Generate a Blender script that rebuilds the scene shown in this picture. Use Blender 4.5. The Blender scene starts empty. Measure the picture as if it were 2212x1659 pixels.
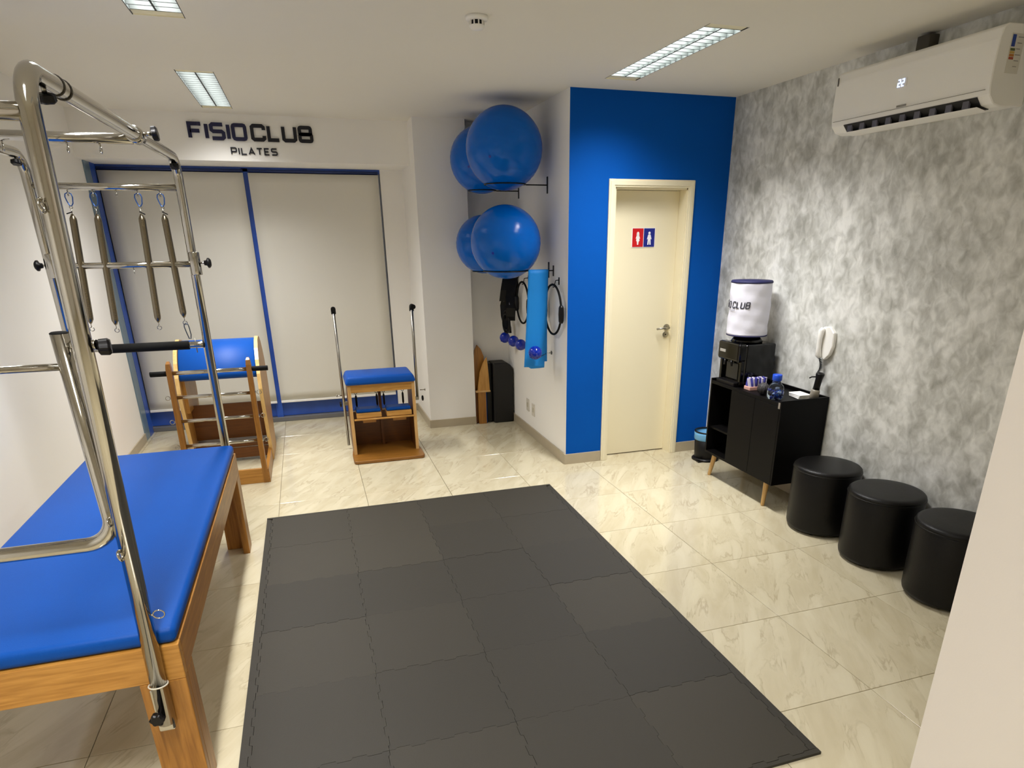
import bpy, bmesh, math, random
from mathutils import Vector, Matrix
random.seed(7)
PI = math.pi
S = bpy.context.scene
COL = S.collection
H = 2.711                                   # ceiling height

# ------------------------------------------------------------------ camera
cam_d = bpy.data.cameras.new('camera'); cam = bpy.data.objects.new('camera', cam_d); COL.objects.link(cam)
F_PX, YAW, PIT, ROL = 1427.03, math.radians(17.97641693), math.radians(21.45221114), math.radians(-0.42858667)
fw = Vector((math.sin(YAW)*math.cos(PIT), math.cos(YAW)*math.cos(PIT), -math.sin(PIT)))
rt = Vector((math.cos(YAW), -math.sin(YAW), 0)); up = rt.cross(fw)
r2 = rt*math.cos(ROL)+up*math.sin(ROL); u2 = up*math.cos(ROL)-rt*math.sin(ROL)
M = Matrix((r2, u2, -fw)).transposed().to_4x4(); M.translation = Vector((0.3634734, -4.71876617, 1.76482148))
cam.matrix_world = M
cam_d.sensor_fit = 'HORIZONTAL'; cam_d.sensor_width = 36; cam_d.lens = 36*F_PX/2212
cam_d.shift_x = -43.165/2212; cam_d.shift_y = 241.687/2212
cam_d.clip_start = .02; cam_d.clip_end = 50
S.camera = cam
# ------------------------------------------------------------------ world, exposure
S.view_settings.view_transform = 'Standard'; S.view_settings.look = 'None'
S.view_settings.gamma = 1; S.view_settings.use_curve_mapping = False
S.view_settings.exposure = 0.32
S.cycles.use_denoising = True
S.cycles.max_bounces = 10; S.cycles.diffuse_bounces = 6; S.cycles.glossy_bounces = 6; S.cycles.transmission_bounces = 8
S.cycles.sample_clamp_indirect = 6
w = bpy.data.worlds.new('world'); S.world = w; w.use_nodes = True
w.node_tree.nodes['Background'].inputs[0].default_value = (.5, .5, .5, 1); w.node_tree.nodes['Background'].inputs[1].default_value = .15
# ------------------------------------------------------------------ ceiling lamps (light of the recessed fixtures)
ROW_A = (-.235, -.015); ROW_B = (2.36, 2.585)
LAMPS = [(ROW_A, .34, 1.645), (ROW_A, -2.06, -.76), (ROW_A, -4.46, -3.16), (ROW_B, -1.39, -.15), ((1.25, 1.47), -4.45, -3.2)]  # last entry is an unseen extra lamp, added to brighten hall and near floor
LAMP_W = (50, 52, 56, 58, 14)
for LW, ((xa, xb), ya, yb) in zip(LAMP_W, LAMPS):
    l = bpy.data.lights.new('lamp_light', 'AREA'); l.shape = 'RECTANGLE'; l.size = xb-xa-.02; l.size_y = yb-ya-.14
    l.energy = LW; l.color = (1.0, .985, .968); l.spread = math.radians(130)
    o = bpy.data.objects.new('lamp_light', l); COL.objects.link(o); o.location = ((xa+xb)/2, (ya+yb)/2, H+.055)

# ------------------------------------------------------------------ materials
MATS = {}
def lin(c): return tuple(((v/12.92) if v <= .04045 else ((v+.055)/1.055)**2.4) for v in c)
def rgb(h): return lin(tuple(int(h[i:i+2], 16)/255 for i in (0, 2, 4)))+(1,)
def base(name):
    m = bpy.data.materials.new(name); m.use_nodes = True
    nt = m.node_tree; return m, nt, nt.nodes['Principled BSDF']
def mat(name, col, rough=.5, metal=0, var=.06, scale=8, bump=0, bscale=60, spec=.5, coat=0):
    if name in MATS: return MATS[name]
    m, nt, p = base(name); c = rgb(col)
    N = nt.nodes; L = nt.links
    p.inputs['Roughness'].default_value = rough; p.inputs['Metallic'].default_value = metal
    p.inputs['Specular IOR Level'].default_value = spec; p.inputs['Coat Weight'].default_value = coat
    tc = N.new('ShaderNodeTexCoord'); n = N.new('ShaderNodeTexNoise'); n.inputs['Scale'].default_value = scale; n.inputs['Detail'].default_value = 3
    L.new(tc.outputs['Object'], n.inputs['Vector'])
    mx = N.new('ShaderNodeMix'); mx.data_type = 'RGBA'
    mx.inputs['A'].default_value = tuple(v*(1-var) for v in c[:3])+(1,); mx.inputs['B'].default_value = tuple(min(1, v*(1+var)) for v in c[:3])+(1,)
    L.new(n.outputs['Fac'], mx.inputs['Factor']); L.new(mx.outputs['Result'], p.inputs['Base Color'])
    if bump:
        n2 = N.new('ShaderNodeTexNoise'); n2.inputs['Scale'].default_value = bscale; n2.inputs['Detail'].default_value = 4
        L.new(tc.outputs['Object'], n2.inputs['Vector'])
        b = N.new('ShaderNodeBump'); b.inputs['Strength'].default_value = bump; b.inputs['Distance'].default_value = .002
        L.new(n2.outputs['Fac'], b.inputs['Height']); L.new(b.outputs['Normal'], p.inputs['Normal'])
    MATS[name] = m; return m
def wood(name, dark, light, axis='z', rough=.38):
    key = name+axis
    if key in MATS: return MATS[key]
    m, nt, p = base(key); N = nt.nodes; L = nt.links
    tc = N.new('ShaderNodeTexCoord'); mp = N.new('ShaderNodeMapping')
    st = {'x': (2.6, 34, 34), 'y': (34, 2.6, 34), 'z': (34, 34, 2.6)}[axis]
    mp.inputs['Scale'].default_value = st; L.new(tc.outputs['Object'], mp.inputs['Vector'])
    n = N.new('ShaderNodeTexNoise'); n.inputs['Scale'].default_value = 2.2; n.inputs['Detail'].default_value = 6; n.inputs['Distortion'].default_value = .6
    L.new(mp.outputs['Vector'], n.inputs['Vector'])
    r = N.new('ShaderNodeValToRGB'); r.color_ramp.elements[0].position = .22; r.color_ramp.elements[1].position = .74
    r.color_ramp.elements[0].color = rgb(dark); r.color_ramp.elements[1].color = rgb(light)
    L.new(n.outputs['Fac'], r.inputs['Fac']); L.new(r.outputs['Color'], p.inputs['Base Color'])
    p.inputs['Roughness'].default_value = rough
    b = N.new('ShaderNodeBump'); b.inputs['Strength'].default_value = .12; b.inputs['Distance'].default_value = .001
    L.new(n.outputs['Fac'], b.inputs['Height']); L.new(b.outputs['Normal'], p.inputs['Normal'])
    MATS[key] = m; return m
def emit(name, col, strength):
    m, nt, p = base(name); p.inputs['Base Color'].default_value = rgb(col)
    p.inputs['Emission Color'].default_value = rgb(col); p.inputs['Emission Strength'].default_value = strength
    MATS[name] = m; return m

WHITE = mat('white_paint', 'f5f3ee', .75, var=.02, scale=1.5, bump=.15, bscale=120)
CEILM = mat('ceiling_paint', 'ebe8de', .9, var=.015, scale=1.2)
HALLM = mat('hall_paint', 'e9e2da', .7, var=.015, scale=1.0, bump=.1, bscale=160)
BLUEW = mat('blue_wall_paint', '0052ae', .8, var=.05, scale=3, bump=.15, bscale=140, spec=.12)
CREAM = mat('cream_lacquer', 'efe6c8', .38, var=.015, scale=2)
CHROME = mat('chrome', 'b9b5ac', .10, 1, var=.03, scale=20)
STEEL = mat('brushed_steel', 'aaa69c', .28, 1, var=.05, scale=30)
BLACKP = mat('black_plastic', '080709', .4, var=.1, spec=.3)
RUBBER = mat('black_rubber', '0c0c0b', .75, spec=.2, var=.1, bump=.3, bscale=90)
GLOSSK = mat('gloss_black', '030304', .10, var=.05, spec=.35)
LEATHK = mat('black_leatherette', '060505', .42, spec=.28, var=.12, scale=5, bump=.35, bscale=220)
CABK = mat('black_laminate', '040303', .5, var=.08, spec=.15)
PADB = mat('blue_vinyl', '05489c', .46, var=.05, scale=4, bump=.3, bscale=260, spec=.16)
BALLM = mat('blue_ball_vinyl', '0062c8', .2, var=.12, scale=3.5, spec=.25)
SBALL = mat('deep_blue_plastic', '0a2aa0', .12, var=.06)
BANDM = mat('light_blue_foam', '0086dd', .6, var=.05, scale=6)
FRAMEB = mat('blue_window_film', '2a55b4', .3, var=.35, scale=5)
GLASSB = mat('dark_blue_glass', '101b45', .1, var=.2, scale=2)
FABW = mat('blind_fabric', 'e0ddd2', .85, var=.02, scale=2, bump=.2, bscale=300)
BASEB = mat('stone_skirting', 'b2a68e', .35, var=.08, scale=9)
PLASTW = mat('white_plastic', 'f5f4f0', .3, var=.01)
BAGW = mat('white_cloth', 'dcdce8', .8, var=.03, scale=7, bump=.6, bscale=14)
NAVY = mat('navy_trim', '17184a', .7)
INK = mat('dark_letter_acrylic', '0c0c1a', .6)
INKB = mat('navy_letter_acrylic', '10103e', .6)
GREYP = mat('grey_print', '8d8a84', .5)
W_LT = lambda a: wood('oak_light', 'a8752f', 'd3a055', a)
W_MD = lambda a: wood('oak_honey', '7f501a', 'b47d34', a)
W_DK = lambda a: wood('wood_brown', '5c330a', '74430e', a)
W_ED = lambda a: wood('ply_edge', 'b98b4e', 'dcb57a', a)

def stucco():
    m, nt, p = base('burnished_stucco'); N = nt.nodes; L = nt.links
    tc = N.new('ShaderNodeTexCoord')
    mp = N.new('ShaderNodeMapping'); mp.inputs['Rotation'].default_value = (.7, 0, 0); mp.inputs['Scale'].default_value = (1, 1.2, .9)
    L.new(tc.outputs['Object'], mp.inputs['Vector'])
    a = N.new('ShaderNodeTexNoise'); a.inputs['Scale'].default_value = 4.6; a.inputs['Detail'].default_value = 6; a.inputs['Roughness'].default_value = .58; a.inputs['Distortion'].default_value = .25
    b = N.new('ShaderNodeTexNoise'); b.inputs['Scale'].default_value = 15; b.inputs['Detail'].default_value = 5; b.inputs['Distortion'].default_value = .6
    L.new(mp.outputs['Vector'], a.inputs['Vector']); L.new(mp.outputs['Vector'], b.inputs['Vector'])
    ad = N.new('ShaderNodeMath'); ad.operation = 'MULTIPLY_ADD'; ad.inputs[1].default_value = .45
    sc = N.new('ShaderNodeMath'); sc.operation = 'MULTIPLY'; sc.inputs[1].default_value = .55
    L.new(a.outputs['Fac'], sc.inputs[0]); L.new(b.outputs['Fac'], ad.inputs[0]); L.new(sc.outputs[0], ad.inputs[2])
    r = N.new('ShaderNodeValToRGB'); e = r.color_ramp.elements
    e[0].position = .34; e[0].color = rgb('a3a39c'); e[1].position = .62; e[1].color = rgb('edeeeb')
    k = e.new(.47); k.color = rgb('c8c9c4'); k = e.new(.53); k.color = rgb('d9dad6')
    L.new(ad.outputs[0], r.inputs['Fac']); L.new(r.outputs['Color'], p.inputs['Base Color'])
    p.inputs['Roughness'].default_value = .5
    bp = N.new('ShaderNodeBump'); bp.inputs['Strength'].default_value = .25; bp.inputs['Distance'].default_value = .004
    L.new(ad.outputs[0], bp.inputs['Height']); L.new(bp.outputs['Normal'], p.inputs['Normal'])
    return m
STUCCO = stucco()
def porcelain():
    m, nt, p = base('porcelain_tile'); N = nt.nodes; L = nt.links
    oi = N.new('ShaderNodeObjectInfo'); g = N.new('ShaderNodeTexCoord')
    mu = N.new('ShaderNodeVectorMath'); mu.operation = 'SCALE'; mu.inputs['Scale'].default_value = 40
    cb = N.new('ShaderNodeCombineXYZ'); L.new(oi.outputs['Random'], cb.inputs[0]); L.new(oi.outputs['Random'], cb.inputs[1])
    L.new(cb.outputs[0], mu.inputs[0])
    av = N.new('ShaderNodeVectorMath'); L.new(g.outputs['Object'], av.inputs[0]); L.new(mu.outputs[0], av.inputs[1])
    mp = N.new('ShaderNodeMapping'); mp.vector_type = 'TEXTURE'; mp.inputs['Rotation'].default_value = (0, 0, -.55); mp.inputs['Scale'].default_value = (.22, 1.0, 1)
    L.new(av.outputs[0], mp.inputs['Vector'])
    n = N.new('ShaderNodeTexNoise'); n.inputs['Scale'].default_value = 2.4; n.inputs['Detail'].default_value = 5; n.inputs['Roughness'].default_value = .55; n.inputs['Distortion'].default_value = .5
    L.new(mp.outputs['Vector'], n.inputs['Vector'])
    def math_(op, x, y):
        q = N.new('ShaderNodeMath'); q.operation = op; q.use_clamp = (op == 'MULTIPLY')
        for k, v in enumerate((x, y)):
            if v is None: continue
            if isinstance(v, (int, float)): q.inputs[k].default_value = v
            else: L.new(v, q.inputs[k])
        return q.outputs[0]
    d = math_('ABSOLUTE', math_('SUBTRACT', n.outputs['Fac'], .5), None)
    mr = N.new('ShaderNodeMapRange'); mr.inputs['From Min'].default_value = 0; mr.inputs['From Max'].default_value = .03; mr.inputs['To Min'].default_value = 1; mr.inputs['To Max'].default_value = 0
    L.new(d, mr.inputs['Value'])
    n3 = N.new('ShaderNodeTexNoise'); n3.inputs['Scale'].default_value = 5; n3.inputs['Detail'].default_value = 3; L.new(av.outputs[0], n3.inputs['Vector'])
    mk = N.new('ShaderNodeMapRange'); mk.inputs['From Min'].default_value = .42; mk.inputs['From Max'].default_value = .62; L.new(n3.outputs['Fac'], mk.inputs['Value'])
    vein = math_('MULTIPLY', math_('MULTIPLY', mr.outputs[0], mk.outputs[0]), .5)
    r = N.new('ShaderNodeValToRGB'); e = r.color_ramp.elements
    e[0].position = .34; e[0].color = rgb('bcb194'); e[1].position = .64; e[1].color = rgb('cac1a6')
    L.new(n.outputs['Fac'], r.inputs['Fac'])
    mx = N.new('ShaderNodeMix'); mx.data_type = 'RGBA'; L.new(vein, mx.inputs['Factor'])
    L.new(r.outputs['Color'], mx.inputs['A']); mx.inputs['B'].default_value = rgb('98896b'); L.new(mx.outputs['Result'], p.inputs['Base Color'])
    p.inputs['Roughness'].default_value = .13; p.inputs['Specular IOR Level'].default_value = .5
    return m
TILE = porcelain()
GROUT = mat('grout', 'a3967a', .8)
def matfoam():
    m, nt, p = base('eva_foam'); N = nt.nodes; L = nt.links
    oi = N.new('ShaderNodeObjectInfo'); tc = N.new('ShaderNodeTexCoord')
    r = N.new('ShaderNodeValToRGB'); e = r.color_ramp.elements
    e[0].color = rgb('2a2720'); e[1].color = rgb('343027'); L.new(oi.outputs['Random'], r.inputs['Fac'])
    L.new(r.outputs['Color'], p.inputs['Base Color'])
    n = N.new('ShaderNodeTexNoise'); n.inputs['Scale'].default_value = 260; n.inputs['Detail'].default_value = 2; L.new(tc.outputs['Object'], n.inputs['Vector'])
    b = N.new('ShaderNodeBump'); b.inputs['Strength'].default_value = .5; b.inputs['Distance'].default_value = .001
    L.new(n.outputs['Fac'], b.inputs['Height']); L.new(b.outputs['Normal'], p.inputs['Normal'])
    p.inputs['Roughness'].default_value = .62; p.inputs['Specular IOR Level'].default_value = .4
    return m
FOAM = matfoam()
def coil():
    m, nt, p = base('spring_coil'); N = nt.nodes; L = nt.links
    p.inputs['Base Color'].default_value = rgb('857b68'); p.inputs['Metallic'].default_value = 1; p.inputs['Roughness'].default_value = .22
    tc = N.new('ShaderNodeTexCoord'); wv = N.new('ShaderNodeTexWave'); wv.bands_direction = 'Z'; wv.inputs['Scale'].default_value = 60
    L.new(tc.outputs['Object'], wv.inputs['Vector'])
    b = N.new('ShaderNodeBump'); b.inputs['Strength'].default_value = .2; b.inputs['Distance'].default_value = .001
    L.new(wv.outputs['Fac'], b.inputs['Height']); L.new(b.outputs['Normal'], p.inputs['Normal'])
    return m
COIL = coil()
def clear(name, col, rough=.03):
    m, nt, p = base(name); p.inputs['Base Color'].default_value = rgb(col); p.inputs['Transmission Weight'].default_value = 1
    p.inputs['Roughness'].default_value = rough; p.inputs['IOR'].default_value = 1.45; MATS[name] = m; return m
ACRYL = clear('clear_acrylic', 'e8f0f4'); BOTTLE = clear('bottle_plastic', 'd5e4f0')

# ------------------------------------------------------------------ geometry helpers
class G:
    """collects shapes into one mesh"""
    def __init__(s): s.bm = bmesh.new()
    def box(s, x0, x1, y0, y1, z0, z1, bev=0, seg=2, mx=None):
        r = bmesh.ops.create_cube(s.bm, size=1)
        vs = r['verts']
        for v in vs: v.co = Vector(((x0+x1)/2+v.co.x*(x1-x0), (y0+y1)/2+v.co.y*(y1-y0), (z0+z1)/2+v.co.z*(z1-z0)))
        if bev:
            es = list({e for v in vs for e in v.link_edges})
            r = bmesh.ops.bevel(s.bm, geom=es, offset=bev, segments=seg, affect='EDGES', profile=.5)
            vs = list({v for f in r['faces'] for v in f.verts} | {v for v in vs if v.is_valid})
        if mx is not None:
            for v in vs: v.co = mx @ v.co
        return s
    def prism(s, pts, n, d, bev=0, mx=None):
        """polygon pts (3D points) extruded along vector n*d"""
        n = Vector(n).normalized()*d
        a = [s.bm.verts.new(Vector(p)) for p in pts]; b = [s.bm.verts.new(Vector(p)+n) for p in pts]
        k = len(pts); fs = []
        fs.append(s.bm.faces.new(a[::-1])); fs.append(s.bm.faces.new(b))
        for i in range(k): fs.append(s.bm.faces.new((a[i], a[(i+1) % k], b[(i+1) % k], b[i])))
        bmesh.ops.recalc_face_normals(s.bm, faces=fs)
        if bev:
            es = list({e for f in fs for e in f.edges})
            bmesh.ops.bevel(s.bm, geom=es, offset=bev, segments=1, affect='EDGES')
        return s
    def tube(s, path, r, seg=12, closed=False, caps=True):
        P = [Vector(p) for p in path]; n = len(P)
        rr = r if isinstance(r, (list, tuple)) else [r]*n
        T = []
        for i in range(n):
            if closed: t = P[(i+1) % n]-P[(i-1) % n]
            else: t = P[min(i+1, n-1)]-P[max(i-1, 0)]
            T.append(t.normalized())
        ref = Vector((0, 0, 1)) if abs(T[0].z) < .9 else Vector((1, 0, 0))
        u = T[0].cross(ref).normalized(); rings = []
        for i in range(n):
            u = (u-T[i]*u.dot(T[i])).normalized(); v = T[i].cross(u)
            rings.append([s.bm.verts.new(P[i]+(u*math.cos(2*PI*k/seg)+v*math.sin(2*PI*k/seg))*rr[i]) for k in range(seg)])
        m = n if closed else n-1
        for i in range(m):
            a, b = rings[i], rings[(i+1) % n]
            off = 0
            if closed and i == n-1:
                off = min(range(seg), key=lambda o: (a[0].co-b[o].co).length)
            for k in range(seg):
                f = s.bm.faces.new((a[k], a[(k+1) % seg], b[(k+1+off) % seg], b[(k+off) % seg])); f.smooth = True
        if caps and not closed:
            s.bm.faces.new(rings[0][::-1]); s.bm.faces.new(rings[-1])
        return s
    def lathe(s, prof, c, axis=(0, 0, 1), seg=24):
        """prof: (radius, distance along axis)"""
        ax = Vector(axis).normalized(); ref = Vector((1, 0, 0)) if abs(ax.x) < .9 else Vector((0, 1, 0))
        u = ax.cross(ref).normalized(); v = ax.cross(u); c = Vector(c); rings = []
        for r, d in prof:
            if r < 1e-6: rings.append([s.bm.verts.new(c+ax*d)])
            else: rings.append([s.bm.verts.new(c+ax*d+(u*math.cos(2*PI*k/seg)+v*math.sin(2*PI*k/seg))*r) for k in range(seg)])
        fs = []
        for a, b in zip(rings, rings[1:]):
            for k in range(seg):
                q = [a[k % len(a)], a[(k+1) % len(a)], b[(k+1) % len(b)], b[k % len(b)]]
                q = list(dict.fromkeys(q))
                if len(q) > 2: f = s.bm.faces.new(q); f.smooth = True; fs.append(f)
        for rg, d in ((rings[0], 0), (rings[-1], 1)):
            if len(rg) > 1: fs.append(s.bm.faces.new(rg))
        bmesh.ops.recalc_face_normals(s.bm, faces=fs)
        return s
    def cyl(s, a, b, r, seg=16, bev=0):
        a = Vector(a); b = Vector(b); d = (b-a).length
        pr = [(r, 0), (r, d)] if not bev else [(0, 0), (r-bev, 0), (r-bev*.3, bev*.3), (r, bev), (r, d-bev), (r-bev*.3, d-bev*.3), (r-bev, d), (0, d)]
        return s.lathe(pr, a, b-a, seg)
    def ball(s, c, r, seg=32, rings=20, squash=1):
        return s.lathe([(r*math.sin(PI*i/rings), -r*math.cos(PI*i/rings)*squash) for i in range(rings+1)], c, (0, 0, 1), seg)
    def torus(s, c, R, r, nrm=(0, 0, 1), seg=24, ts=8, a0=0, a1=2*PI):
        ax = Vector(nrm).normalized(); ref = Vector((0, 0, 1)) if abs(ax.z) < .9 else Vector((1, 0, 0))
        u = ax.cross(ref).normalized(); v = ax.cross(u); c = Vector(c)
        full = abs(a1-a0-2*PI) < 1e-3; n = seg if full else seg+1
        return s.tube([c+(u*math.cos(a0+(a1-a0)*k/seg)+v*math.sin(a0+(a1-a0)*k/seg))*R for k in range(n)], r, ts, closed=full)
    def band2d(s, pts, wd, fn, depth=.01, closed=False):
        """flat stroke following 2D pts, width wd; fn maps (a,b,d) to 3D; extruded by depth"""
        P = [Vector(p) for p in pts]; n = len(P); Lf = []; Rt = []
        for i in range(n):
            p0 = P[i-1] if (i or closed) else None; p1 = P[(i+1) % n] if (i < n-1 or closed) else None
            d0 = (P[i]-p0).normalized() if p0 is not None else None; d1 = (p1-P[i]).normalized() if p1 is not None else None
            if d0 is None: d0 = d1
            if d1 is None: d1 = d0
            n0 = Vector((-d0.y, d0.x)); n1 = Vector((-d1.y, d1.x)); m = (n0+n1).normalized(); k = 1/max(.35, m.dot(n0))
            Lf.append(P[i]+m*k*wd/2); Rt.append(P[i]-m*k*wd/2)
        q = []
        for i in range(n):
            q.append([s.bm.verts.new(fn(Lf[i].x, Lf[i].y, 0)), s.bm.verts.new(fn(Rt[i].x, Rt[i].y, 0)),
                      s.bm.verts.new(fn(Rt[i].x, Rt[i].y, depth)), s.bm.verts.new(fn(Lf[i].x, Lf[i].y, depth))])
        fs = []
        for i in range(n if closed else n-1):
            a, b = q[i], q[(i+1) % n]
            for k in range(4): fs.append(s.bm.faces.new((a[k], a[(k+1) % 4], b[(k+1) % 4], b[k])))
        if not closed: fs.append(s.bm.faces.new(q[0][::-1])); fs.append(s.bm.faces.new(q[-1]))
        bmesh.ops.recalc_face_normals(s.bm, faces=fs)
        return s

WL = {}                                      # world location of every object built
def obj(name, g, m, parent=None, smooth=False, origin=None):
    bm = g.bm
    if origin is None:
        lo = Vector([min(v.co[i] for v in bm.verts) for i in range(3)]); hi = Vector([max(v.co[i] for v in bm.verts) for i in range(3)])
        origin = (lo+hi)/2
    origin = Vector(origin)
    for v in bm.verts: v.co -= origin
    me = bpy.data.meshes.new(name); bm.to_mesh(me); bm.free()
    if smooth:
        for p in me.polygons: p.use_smooth = True
    me.materials.append(m)
    o = bpy.data.objects.new(name, me); COL.objects.link(o)
    WL[o.name] = origin
    if parent is not None: o.parent = parent; o.location = origin-WL[parent.name]
    else: o.location = origin
    return o
def tag(o, label, cat, group=None):
    o['label'] = label; o['category'] = cat
    if group: o['group'] = group
    return o
def thing(name, label, cat, loc, group=None):
    o = bpy.data.objects.new(name, None); COL.objects.link(o); o.location = loc; o.empty_display_size = .05
    WL[o.name] = Vector(loc); return tag(o, label, cat, group)
def struct(name, g, m, parent=None):
    o = obj(name, g, m, parent)
    if parent is None: o['kind'] = 'structure'
    return o
def dup(root, loc, label=None):
    r = root.copy(); COL.objects.link(r); r.location = loc; WL[r.name] = Vector(loc)
    if label: r['label'] = label
    for ch in [c for c in bpy.data.objects if c.parent == root]:
        c = ch.copy(); COL.objects.link(c); c.parent = r
        for gc in [d for d in bpy.data.objects if d.parent == ch]:
            d = gc.copy(); COL.objects.link(d); d.parent = c
    return r
def fillet(pts, rads, n=8):
    P = [Vector(p) for p in pts]; out = [P[0]]
    for i in range(1, len(P)-1):
        a = (P[i-1]-P[i]).normalized(); b = (P[i+1]-P[i]).normalized(); r = rads if not isinstance(rads, (list, tuple)) else rads[i-1]
        ang = math.acos(max(-1, min(1, a.dot(b)))); t = r/math.tan(ang/2); c = P[i]+(a+b).normalized()*(r/math.sin(ang/2))
        s0 = P[i]+a*t; s1 = P[i]+b*t; v0 = s0-c; v1 = s1-c; th = v0.angle(v1)
        for k in range(n+1):
            f = k/n; out.append(c+(v0*math.sin((1-f)*th)+v1*math.sin(f*th))/math.sin(th))
    out.append(P[-1]); return out
def star_knob(c, axis, r=.02, L=.026, seg=6):
    """lobed clamp knob"""
    g = G(); ax = Vector(axis).normalized(); ref = Vector((0, 0, 1)) if abs(ax.z) < .9 else Vector((1, 0, 0))
    u = ax.cross(ref).normalized(); v = ax.cross(u); c = Vector(c); n = seg*6
    rings = []
    for d, k in ((0, .62), (.15, .95), (.8, 1.0), (1, .8)):
        rings.append([g.bm.verts.new(c+ax*d*L+(u*math.cos(2*PI*i/n)+v*math.sin(2*PI*i/n))*r*k*(1+.1*math.cos(seg*2*PI*i/n))) for i in range(n)])
    for a, b in zip(rings, rings[1:]):
        for i in range(n): g.bm.faces.new((a[i], a[(i+1) % n], b[(i+1) % n], b[i]))
    g.bm.faces.new(rings[0][::-1]); g.bm.faces.new(rings[-1])
    bmesh.ops.recalc_face_normals(g.bm, faces=g.bm.faces)
    return g

# ------------------------------------------------------------------ room shell
XL, XR, YB = -1.235, 3.553, -6.5
g = G().box(XL-.1, XR+.1, YB-.1, 2.55, -.12, -.010); floor = struct('floor', g, GROUT)
TW = .5975
tile_me = None
for i in range(-3, 6):
    for j in range(-11, 5):
        x0, x1, y0, y1 = i*.6, i*.6+.6, j*.6, j*.6+.6
        if y0 > .2 and x0 > 2.3: continue
        if x0 > 2.1 and y1 < -3.7: continue
        full = x0 >= XL and x1 <= XR and y0 >= YB and y1 <= 2.4
        a, b, c, d = max(x0+.00125, XL), min(x1-.00125, XR), max(y0+.00125, YB), min(y1-.00125, 2.5)
        if b-a < .02 or d-c < .02: continue
        if full and tile_me is not None:
            o = bpy.data.objects.new('tile', tile_me); COL.objects.link(o); o.parent = floor
            o.location = Vector(((a+b)/2, (c+d)/2, -.005))-WL[floor.name]; continue
        o = obj('tile', G().box(a, b, c, d, -.010, 0, bev=.0012, seg=1), TILE, floor)
        if full: tile_me = o.data

# ceiling with openings for the lamps
xs = sorted({XL-.1, XR+.1} | {v for l in LAMPS for v in l[0]}); ys = sorted({YB-.1, 2.55} | {v for l in LAMPS for v in l[1:]})
g = G()
for xa, xb in zip(xs, xs[1:]):
    for ya, yb in zip(ys, ys[1:]):
        if any(l[0][0] <= xa and xb <= l[0][1] and l[1] <= ya and yb <= l[2] for l in LAMPS): continue
        g.box(xa, xb, ya, yb, H, H+.1)
g.box(XL-.1, XR+.1, YB-.1, 2.55, H+.1, H+.14)
struct('ceiling', g, CEILM)

struct('wall_left', G().box(XL-.1, XL, YB-.1, 2.55, 0, H), WHITE)
struct('wall_rear', G().box(XL, XR+.1, YB-.1, YB, 0, H), WHITE)
struct('wall_right', G().box(XR, XR+.1, -3.5, .15, 0, H), STUCCO)
struct('wall_near', G().box(2.05, XR+.1, YB, -3.50, 0, H), HALLM)
g = G().box(XL, 1.381, 1.892, 2.55, 2.366, H).box(1.165, 1.381, 2.41, 2.55, 0, 2.366); struct('wall_back', g, WHITE)
struct('wall_pillar', G().box(1.381, 1.838, 1.636, 2.55, 0, H), WHITE)
struct('wall_alcove', G().box(1.838, 2.30, 1.80, 1.95, 0, H), WHITE)
struct('wall_side', G().box(2.239, 2.31, .1505, 1.80, 0, H), WHITE)
DX0, DX1, DZ = 2.60, 3.205, 2.09
g = G().box(2.2395, DX0, .15, .29, 0, H).box(DX1, XR+.1, .15, .29, 0, H).box(DX0, DX1, .15, .29, DZ, H)
struct('wall_blue', g, BLUEW)
# skirting boards
struct('baseboard_left', G().box(XL, XL+.012, -3.3, 2.07, 0, .078, bev=.002, seg=1), BASEB)
struct('baseboard_pillar', G().box(1.381, 1.838, 1.624, 1.636, 0, .078).box(1.369, 1.381, 1.624, 2.40, 0, .078), BASEB)
struct('baseboard_side', G().box(2.227, 2.239, .138, 1.80, 0, .085), BASEB)
struct('baseboard_blue', G().box(2.239, 2.545, .138, .15, 0, .085).box(3.25, XR, .138, .15, 0, .085), BASEB)
struct('baseboard_right', G().box(XR-.012, XR, -3.5, .138, 0, .08), BASEB)
struct('trim_1', G().box(1.169, 1.369, 2.398, 2.41, 0, .078), BASEB)

# ------------------------------------------------------------------ window behind the blinds
wn = bpy.data.objects.new('window_1', None); COL.objects.link(wn); wn.location = (-.03, 2.46, 0); WL[wn.name] = Vector((-.03, 2.46, 0)); wn['kind'] = 'structure'
obj('window_pane', G().box(XL, -.07, 2.455, 2.465, .20, 2.33), GLASSB, wn)
obj('window_pane', G().box(-.01, 1.15, 2.455, 2.465, .20, 2.33), GLASSB, wn)
obj('window_stile', G().box(XL, XL+.010, 2.07, 2.24, 0, 2.366, bev=.003), mat('dusty_blue_frame', '6f8595', .28, var=.1), wn)
obj('window_stile', G().box(XL, XL+.012, 2.24, 2.385, .0, 2.366), FRAMEB, wn)
obj('window_mullion', G().box(-.075, -.012, 2.42, 2.48, .0, 2.36, bev=.003), FRAMEB, wn)
obj('head_rail', G().box(XL, 1.165, 2.42, 2.49, 2.33, 2.366), FRAMEB, wn)
obj('kick_panel', G().box(XL, -.075, 2.44, 2.47, .05, .22), FRAMEB, wn)
obj('kick_panel', G().box(-.012, 1.165, 2.44, 2.47, .05, .22), FRAMEB, wn)
obj('sill_track', G().box(XL, 1.165, 2.39, 2.49, 0, .045, bev=.004), mat('grey_track', '6c6c6e', .4), wn)
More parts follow.
